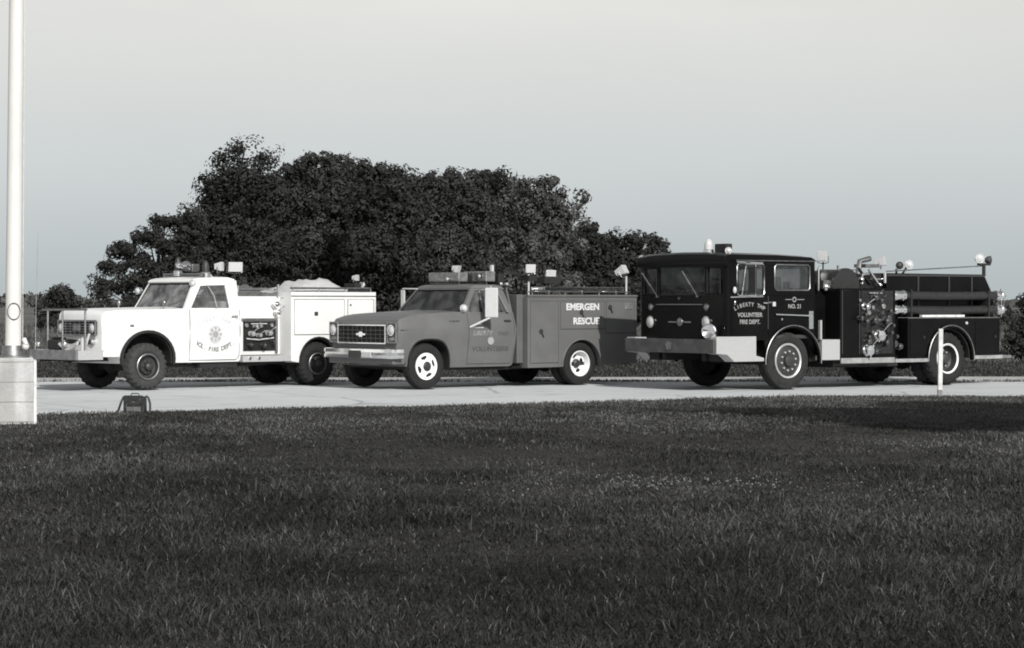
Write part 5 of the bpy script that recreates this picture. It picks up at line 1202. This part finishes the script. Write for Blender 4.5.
# tree standing outside the frame on the right; its shadow lies on the lawn
def shade_tree():
    root = empty('broadleaf_tree', SHADE[:2] + (0,)); tag(root, 'large leafy tree on the lawn whose shadow crosses the grass at the right', 'tree')
    L_ = [(0, 0, 7.2, 3.0, 2.2, 1.5), (-2.2, .2, 6.8, 1.6, 1.3, .9), (2.5, -.3, 7.6, 2.6, 1.8, 1.5), (.6, .4, 8.6, 2.0, 1.5, 1.2), (-3.3, 1.7, 7.4, 1.3, .6, .4), (-2.2, 1.2, 7.2, 1.3, .9, .6), (3.6, .2, 7.0, 2.0, 1.8, 1.4)]
    leaves('crown', L_, .9, 160, .10, .6, 'leaf', root)
    b = P(); b.tube([(0, 0, -.1), (.1, .05, 2.5), (0, 0, 5), (.1, 0, 8.4)], [.32, .24, .2, .05], 12)
    for l in L_: b.tube([(0, 0, 4.2), Vector(l[:3])*.6 + Vector((0, 0, 2)), l[:3]], [.14, .09, .03], 6)
    b.build('trunk', 'bark', root)
SUN_AZ = (.365, -.931); EL = math.radians(32)
SHADE = (11.6, 19.1)
shade_tree()

# ================================================================== flagpole, post, bag
Zp = 29.0; k = Zp/F
fx = (7 - 512)*k
FP = empty('flagpole', (fx, Zp + .35, 0), math.radians(12)); tag(FP, 'tall white flagpole standing on a concrete block at the left edge', 'flagpole')
b = P(); cx1 = (27 - 7)*k; R_ = Matrix.Rotation(math.radians(3), 3, 'Z')
b.box(-.62, cx1, -.35, .55, -.1, .835); b.build('pedestal', 'concrete', FP, bevel=.018, seg=3)
b = P(); b.box(cx1 + .001, cx1 + .035, -.30, .5, -.1, .80); b.build('form_edge', 'post', FP)
b = P(); b.lathe([(0, 0), (0, .20), (.03, .20), (.035, .14), (.15, .125), (.16, 0)], (0, 0, .83), (0, 0, 1), 28); b.build('base_collar', 'dullchrome', FP, angle=40)
b = P(); ln = .0115; b.tube([(0, 0, .86), (ln*4, 0, 4.86), (ln*8, 0, 8.9), (ln*10, 0, 10.9)], [.098, .091, .076, .05], 28); b.ball((ln*10, 0, 10.98), .09); b.build('pole', 'polepaint', FP)
b = P(); b.tube([(.13, -.06, .95), (.155, -.1, 1.0), (.13, -.06, 1.06)], .03, 8); b.ball((.15, -.08, .97), .045); b.build('cleat', 'post', FP)
b = P(); c = Vector((.01, -.115, 1.40)); b.tube([c + Vector((.075*math.cos(2*PI*i/24), -.0 + .035*abs(math.cos(2*PI*i/24)), .10*math.sin(2*PI*i/24))) for i in range(24)], .006, 6, closed=True); b.build('halyard_loop', 'bumpergrey', FP)
b = P(); b.tube([(.115, -.03, 1.0), (.15, -.03, 6), (ln*10 + .06, 0, 10.8)], .004, 5); b.build('halyard', 'post', FP)

Zw = 38.2; p0 = at(940, 397, Zw)
po = empty('white_post', (p0.x, Zw, 0)); tag(po, 'thin white wooden marker post at the lawn edge before the engine rear wheel', 'post')
b = P(); b.box(-.034, .034, -.034, .034, -.1, 1.09); b.warp(lambda s, w, z: (s + .012*z, w, z)); b.build('stake', 'post', po, bevel=.006)
b = P(); b.box(-.036, .036, -.036, .036, -.1, .12); b.build('stained_foot', 'bumpergrey', po)

Zb = 32.6; p0 = at(135, 414, Zb)
BG = empty('camera_bag', (p0.x, Zb, .01), math.radians(-8)); tag(BG, 'small dark camera bag with shoulder strap standing at the pavement edge', 'bag')
b = P(); b.prism([(-.135, 0), (-.15, .04), (-.145, .20), (-.12, .225), (.12, .225), (.145, .20), (.15, .04), (.135, 0)], -.07, .07); b.build('body', 'leather', BG, bevel=.02, seg=3)
b = P(); b.prism([(-.14, .12), (-.145, .225), (-.12, .238), (.12, .238), (.145, .225), (.14, .12), (0, .085)], -.082, -.071); b.build('flap', 'leather', BG, bevel=.004)
b = P(); b.box(-.02, .025, -.092, -.082, .13, .155); b.box(-.105, -.09, -.09, -.08, .06, .12); b.box(.09, .10, -.09, -.08, .15, .2); b.build('buckle', 'chrome', BG, bevel=.003)
b = P(); b.tube([(-.06, 0, .235), (-.045, 0, .262), (.045, 0, .262), (.06, 0, .235)], .008, 6); b.build('handle', 'leather', BG)
b = P(); b.prism([(-.10, .015), (-.10, .085), (.10, .085), (.10, .015)], -.09, -.07); b.build('front_pocket', 'hosecloth', BG, bevel=.01)
def band(pts, wdt, nrm=(0, 1, 0)):
    b = P(); n_ = Vector(nrm)*wdt/2; L_ = [b.v(Vector(p) - n_) for p in pts]; R2 = [b.v(Vector(p) + n_) for p in pts]
    for i in range(len(pts)-1): b.bm.faces.new((L_[i], L_[i+1], R2[i+1], R2[i]))
    return b
b = band([(-.145, 0, .21), (-.17, .0, .22), (-.20, -.02, .15), (-.235, -.04, .03), (-.25, -.05, .005), (-.24, -.08, .006)], .03); o = b.build('strap', 'leather', BG)
md = o.modifiers.new('thick', 'SOLIDIFY'); md.thickness = .024
b = band([(.145, 0, .215), (.175, .0, .20), (.20, -.01, .13), (.205, -.02, .05), (.21, -.03, .008), (.29, -.06, .006), (.33, -.02, .006)], .03); o = b.build('strap', 'leather', BG)
md = o.modifiers.new('thick', 'SOLIDIFY'); md.thickness = .024

# ================================================================== light, sky, camera
w = bpy.data.worlds.new('World'); sc.world = w; w.use_nodes = True; nt = w.node_tree; N = nt.nodes; L = nt.links
bg = N['Background']; sk = N.new('ShaderNodeTexSky'); sk.sky_type = 'NISHITA'; sk.sun_disc = False; sk.sun_elevation = EL; sk.sun_rotation = math.atan2(SUN_AZ[0], SUN_AZ[1]); sk.dust_density = 3.0; sk.air_density = 1.0; sk.ozone_density = 1.0
hsv = N.new('ShaderNodeHueSaturation'); hsv.inputs['Saturation'].default_value = .10
# summer haze: a pale veil over the sky, thick near the horizon and thin overhead
tc = N.new('ShaderNodeTexCoord'); sp = N.new('ShaderNodeSeparateXYZ'); L.new(tc.outputs['Generated'], sp.inputs[0])
rp = N.new('ShaderNodeValToRGB'); cr = rp.color_ramp; cr.interpolation = 'EASE'
cr.elements[0].position = 0.0; cr.elements[0].color = (.42, .47, .48, 1); cr.elements[1].position = .5; cr.elements[1].color = (.13, .135, .14, 1)
for p_, c_ in ((.045, (.44, .475, .482, 1)), (.13, (.505, .502, .472, 1)), (.22, (.34, .34, .338, 1))): e_ = cr.elements.new(p_); e_.color = c_
L.new(sp.outputs['Z'], rp.inputs[0])
L.new(sk.outputs[0], hsv.inputs['Color'])
cn = N.new('ShaderNodeTexNoise'); cn.inputs['Scale'].default_value = 3.2; cn.inputs['Detail'].default_value = 7; cn.inputs['Roughness'].default_value = .6
cm = N.new('ShaderNodeMapping'); cm.inputs['Scale'].default_value = (1, 1, 3.5); L.new(tc.outputs['Generated'], cm.inputs[0]); L.new(cm.outputs[0], cn.inputs['Vector'])
am = N.new('ShaderNodeMapRange'); am.inputs['From Min'].default_value = .1; am.inputs['From Max'].default_value = .4; am.inputs['To Min'].default_value = .16; am.inputs['To Max'].default_value = 2.6; L.new(sp.outputs['Z'], am.inputs['Value'])
c0 = N.new('ShaderNodeMath'); c0.operation = 'SUBTRACT'; c0.inputs[1].default_value = .5; L.new(cn.outputs['Fac'], c0.inputs[0])
c1 = N.new('ShaderNodeMath'); c1.operation = 'MULTIPLY'; L.new(c0.outputs[0], c1.inputs[0]); L.new(am.outputs[0], c1.inputs[1])
c2 = N.new('ShaderNodeMath'); c2.operation = 'ADD'; c2.inputs[1].default_value = 1; c2.use_clamp = False; L.new(c1.outputs[0], c2.inputs[0])
c3 = N.new('ShaderNodeVectorMath'); c3.operation = 'SCALE'; L.new(rp.outputs[0], c3.inputs[0]); L.new(c2.outputs[0], c3.inputs['Scale'])
b2 = N.new('ShaderNodeBackground'); L.new(c3.outputs[0], b2.inputs['Color']); b2.inputs['Strength'].default_value = 1.0
L.new(hsv.outputs[0], bg.inputs['Color']); bg.inputs['Strength'].default_value = .05
ad = N.new('ShaderNodeAddShader'); L.new(bg.outputs[0], ad.inputs[0]); L.new(b2.outputs[0], ad.inputs[1]); L.new(ad.outputs[0], N['World Output'].inputs[0])
sd = Vector((SUN_AZ[0]*math.cos(EL), SUN_AZ[1]*math.cos(EL), math.sin(EL)*math.hypot(*SUN_AZ)))
ld = bpy.data.lights.new('sun', 'SUN'); ld.energy = 4.4; ld.angle = math.radians(.53); ld.color = (1, .985, .955)
lo = bpy.data.objects.new('sun', ld); COL.objects.link(lo); lo.rotation_mode = 'QUATERNION'; lo.rotation_quaternion = (-sd).to_track_quat('-Z', 'Y')
cd = bpy.data.cameras.new('camera'); cam = bpy.data.objects.new('camera', cd); COL.objects.link(cam); sc.camera = cam
cd.sensor_width = 36; cd.lens = 36*F/1024; cd.clip_start = .1; cd.clip_end = 6000
cam.location = (0, 0, 1.5); cam.rotation_euler = (math.radians(90) - math.atan((324 - HZ)/F), 0, 0)
sc.view_settings.view_transform = 'Standard'; sc.view_settings.look = 'None'; sc.view_settings.exposure = 0; sc.view_settings.gamma = 1
sc.cycles.filter_width = 1.9; sc.cycles.max_bounces = 6; sc.cycles.transparent_max_bounces = 12; sc.cycles.use_denoising = True
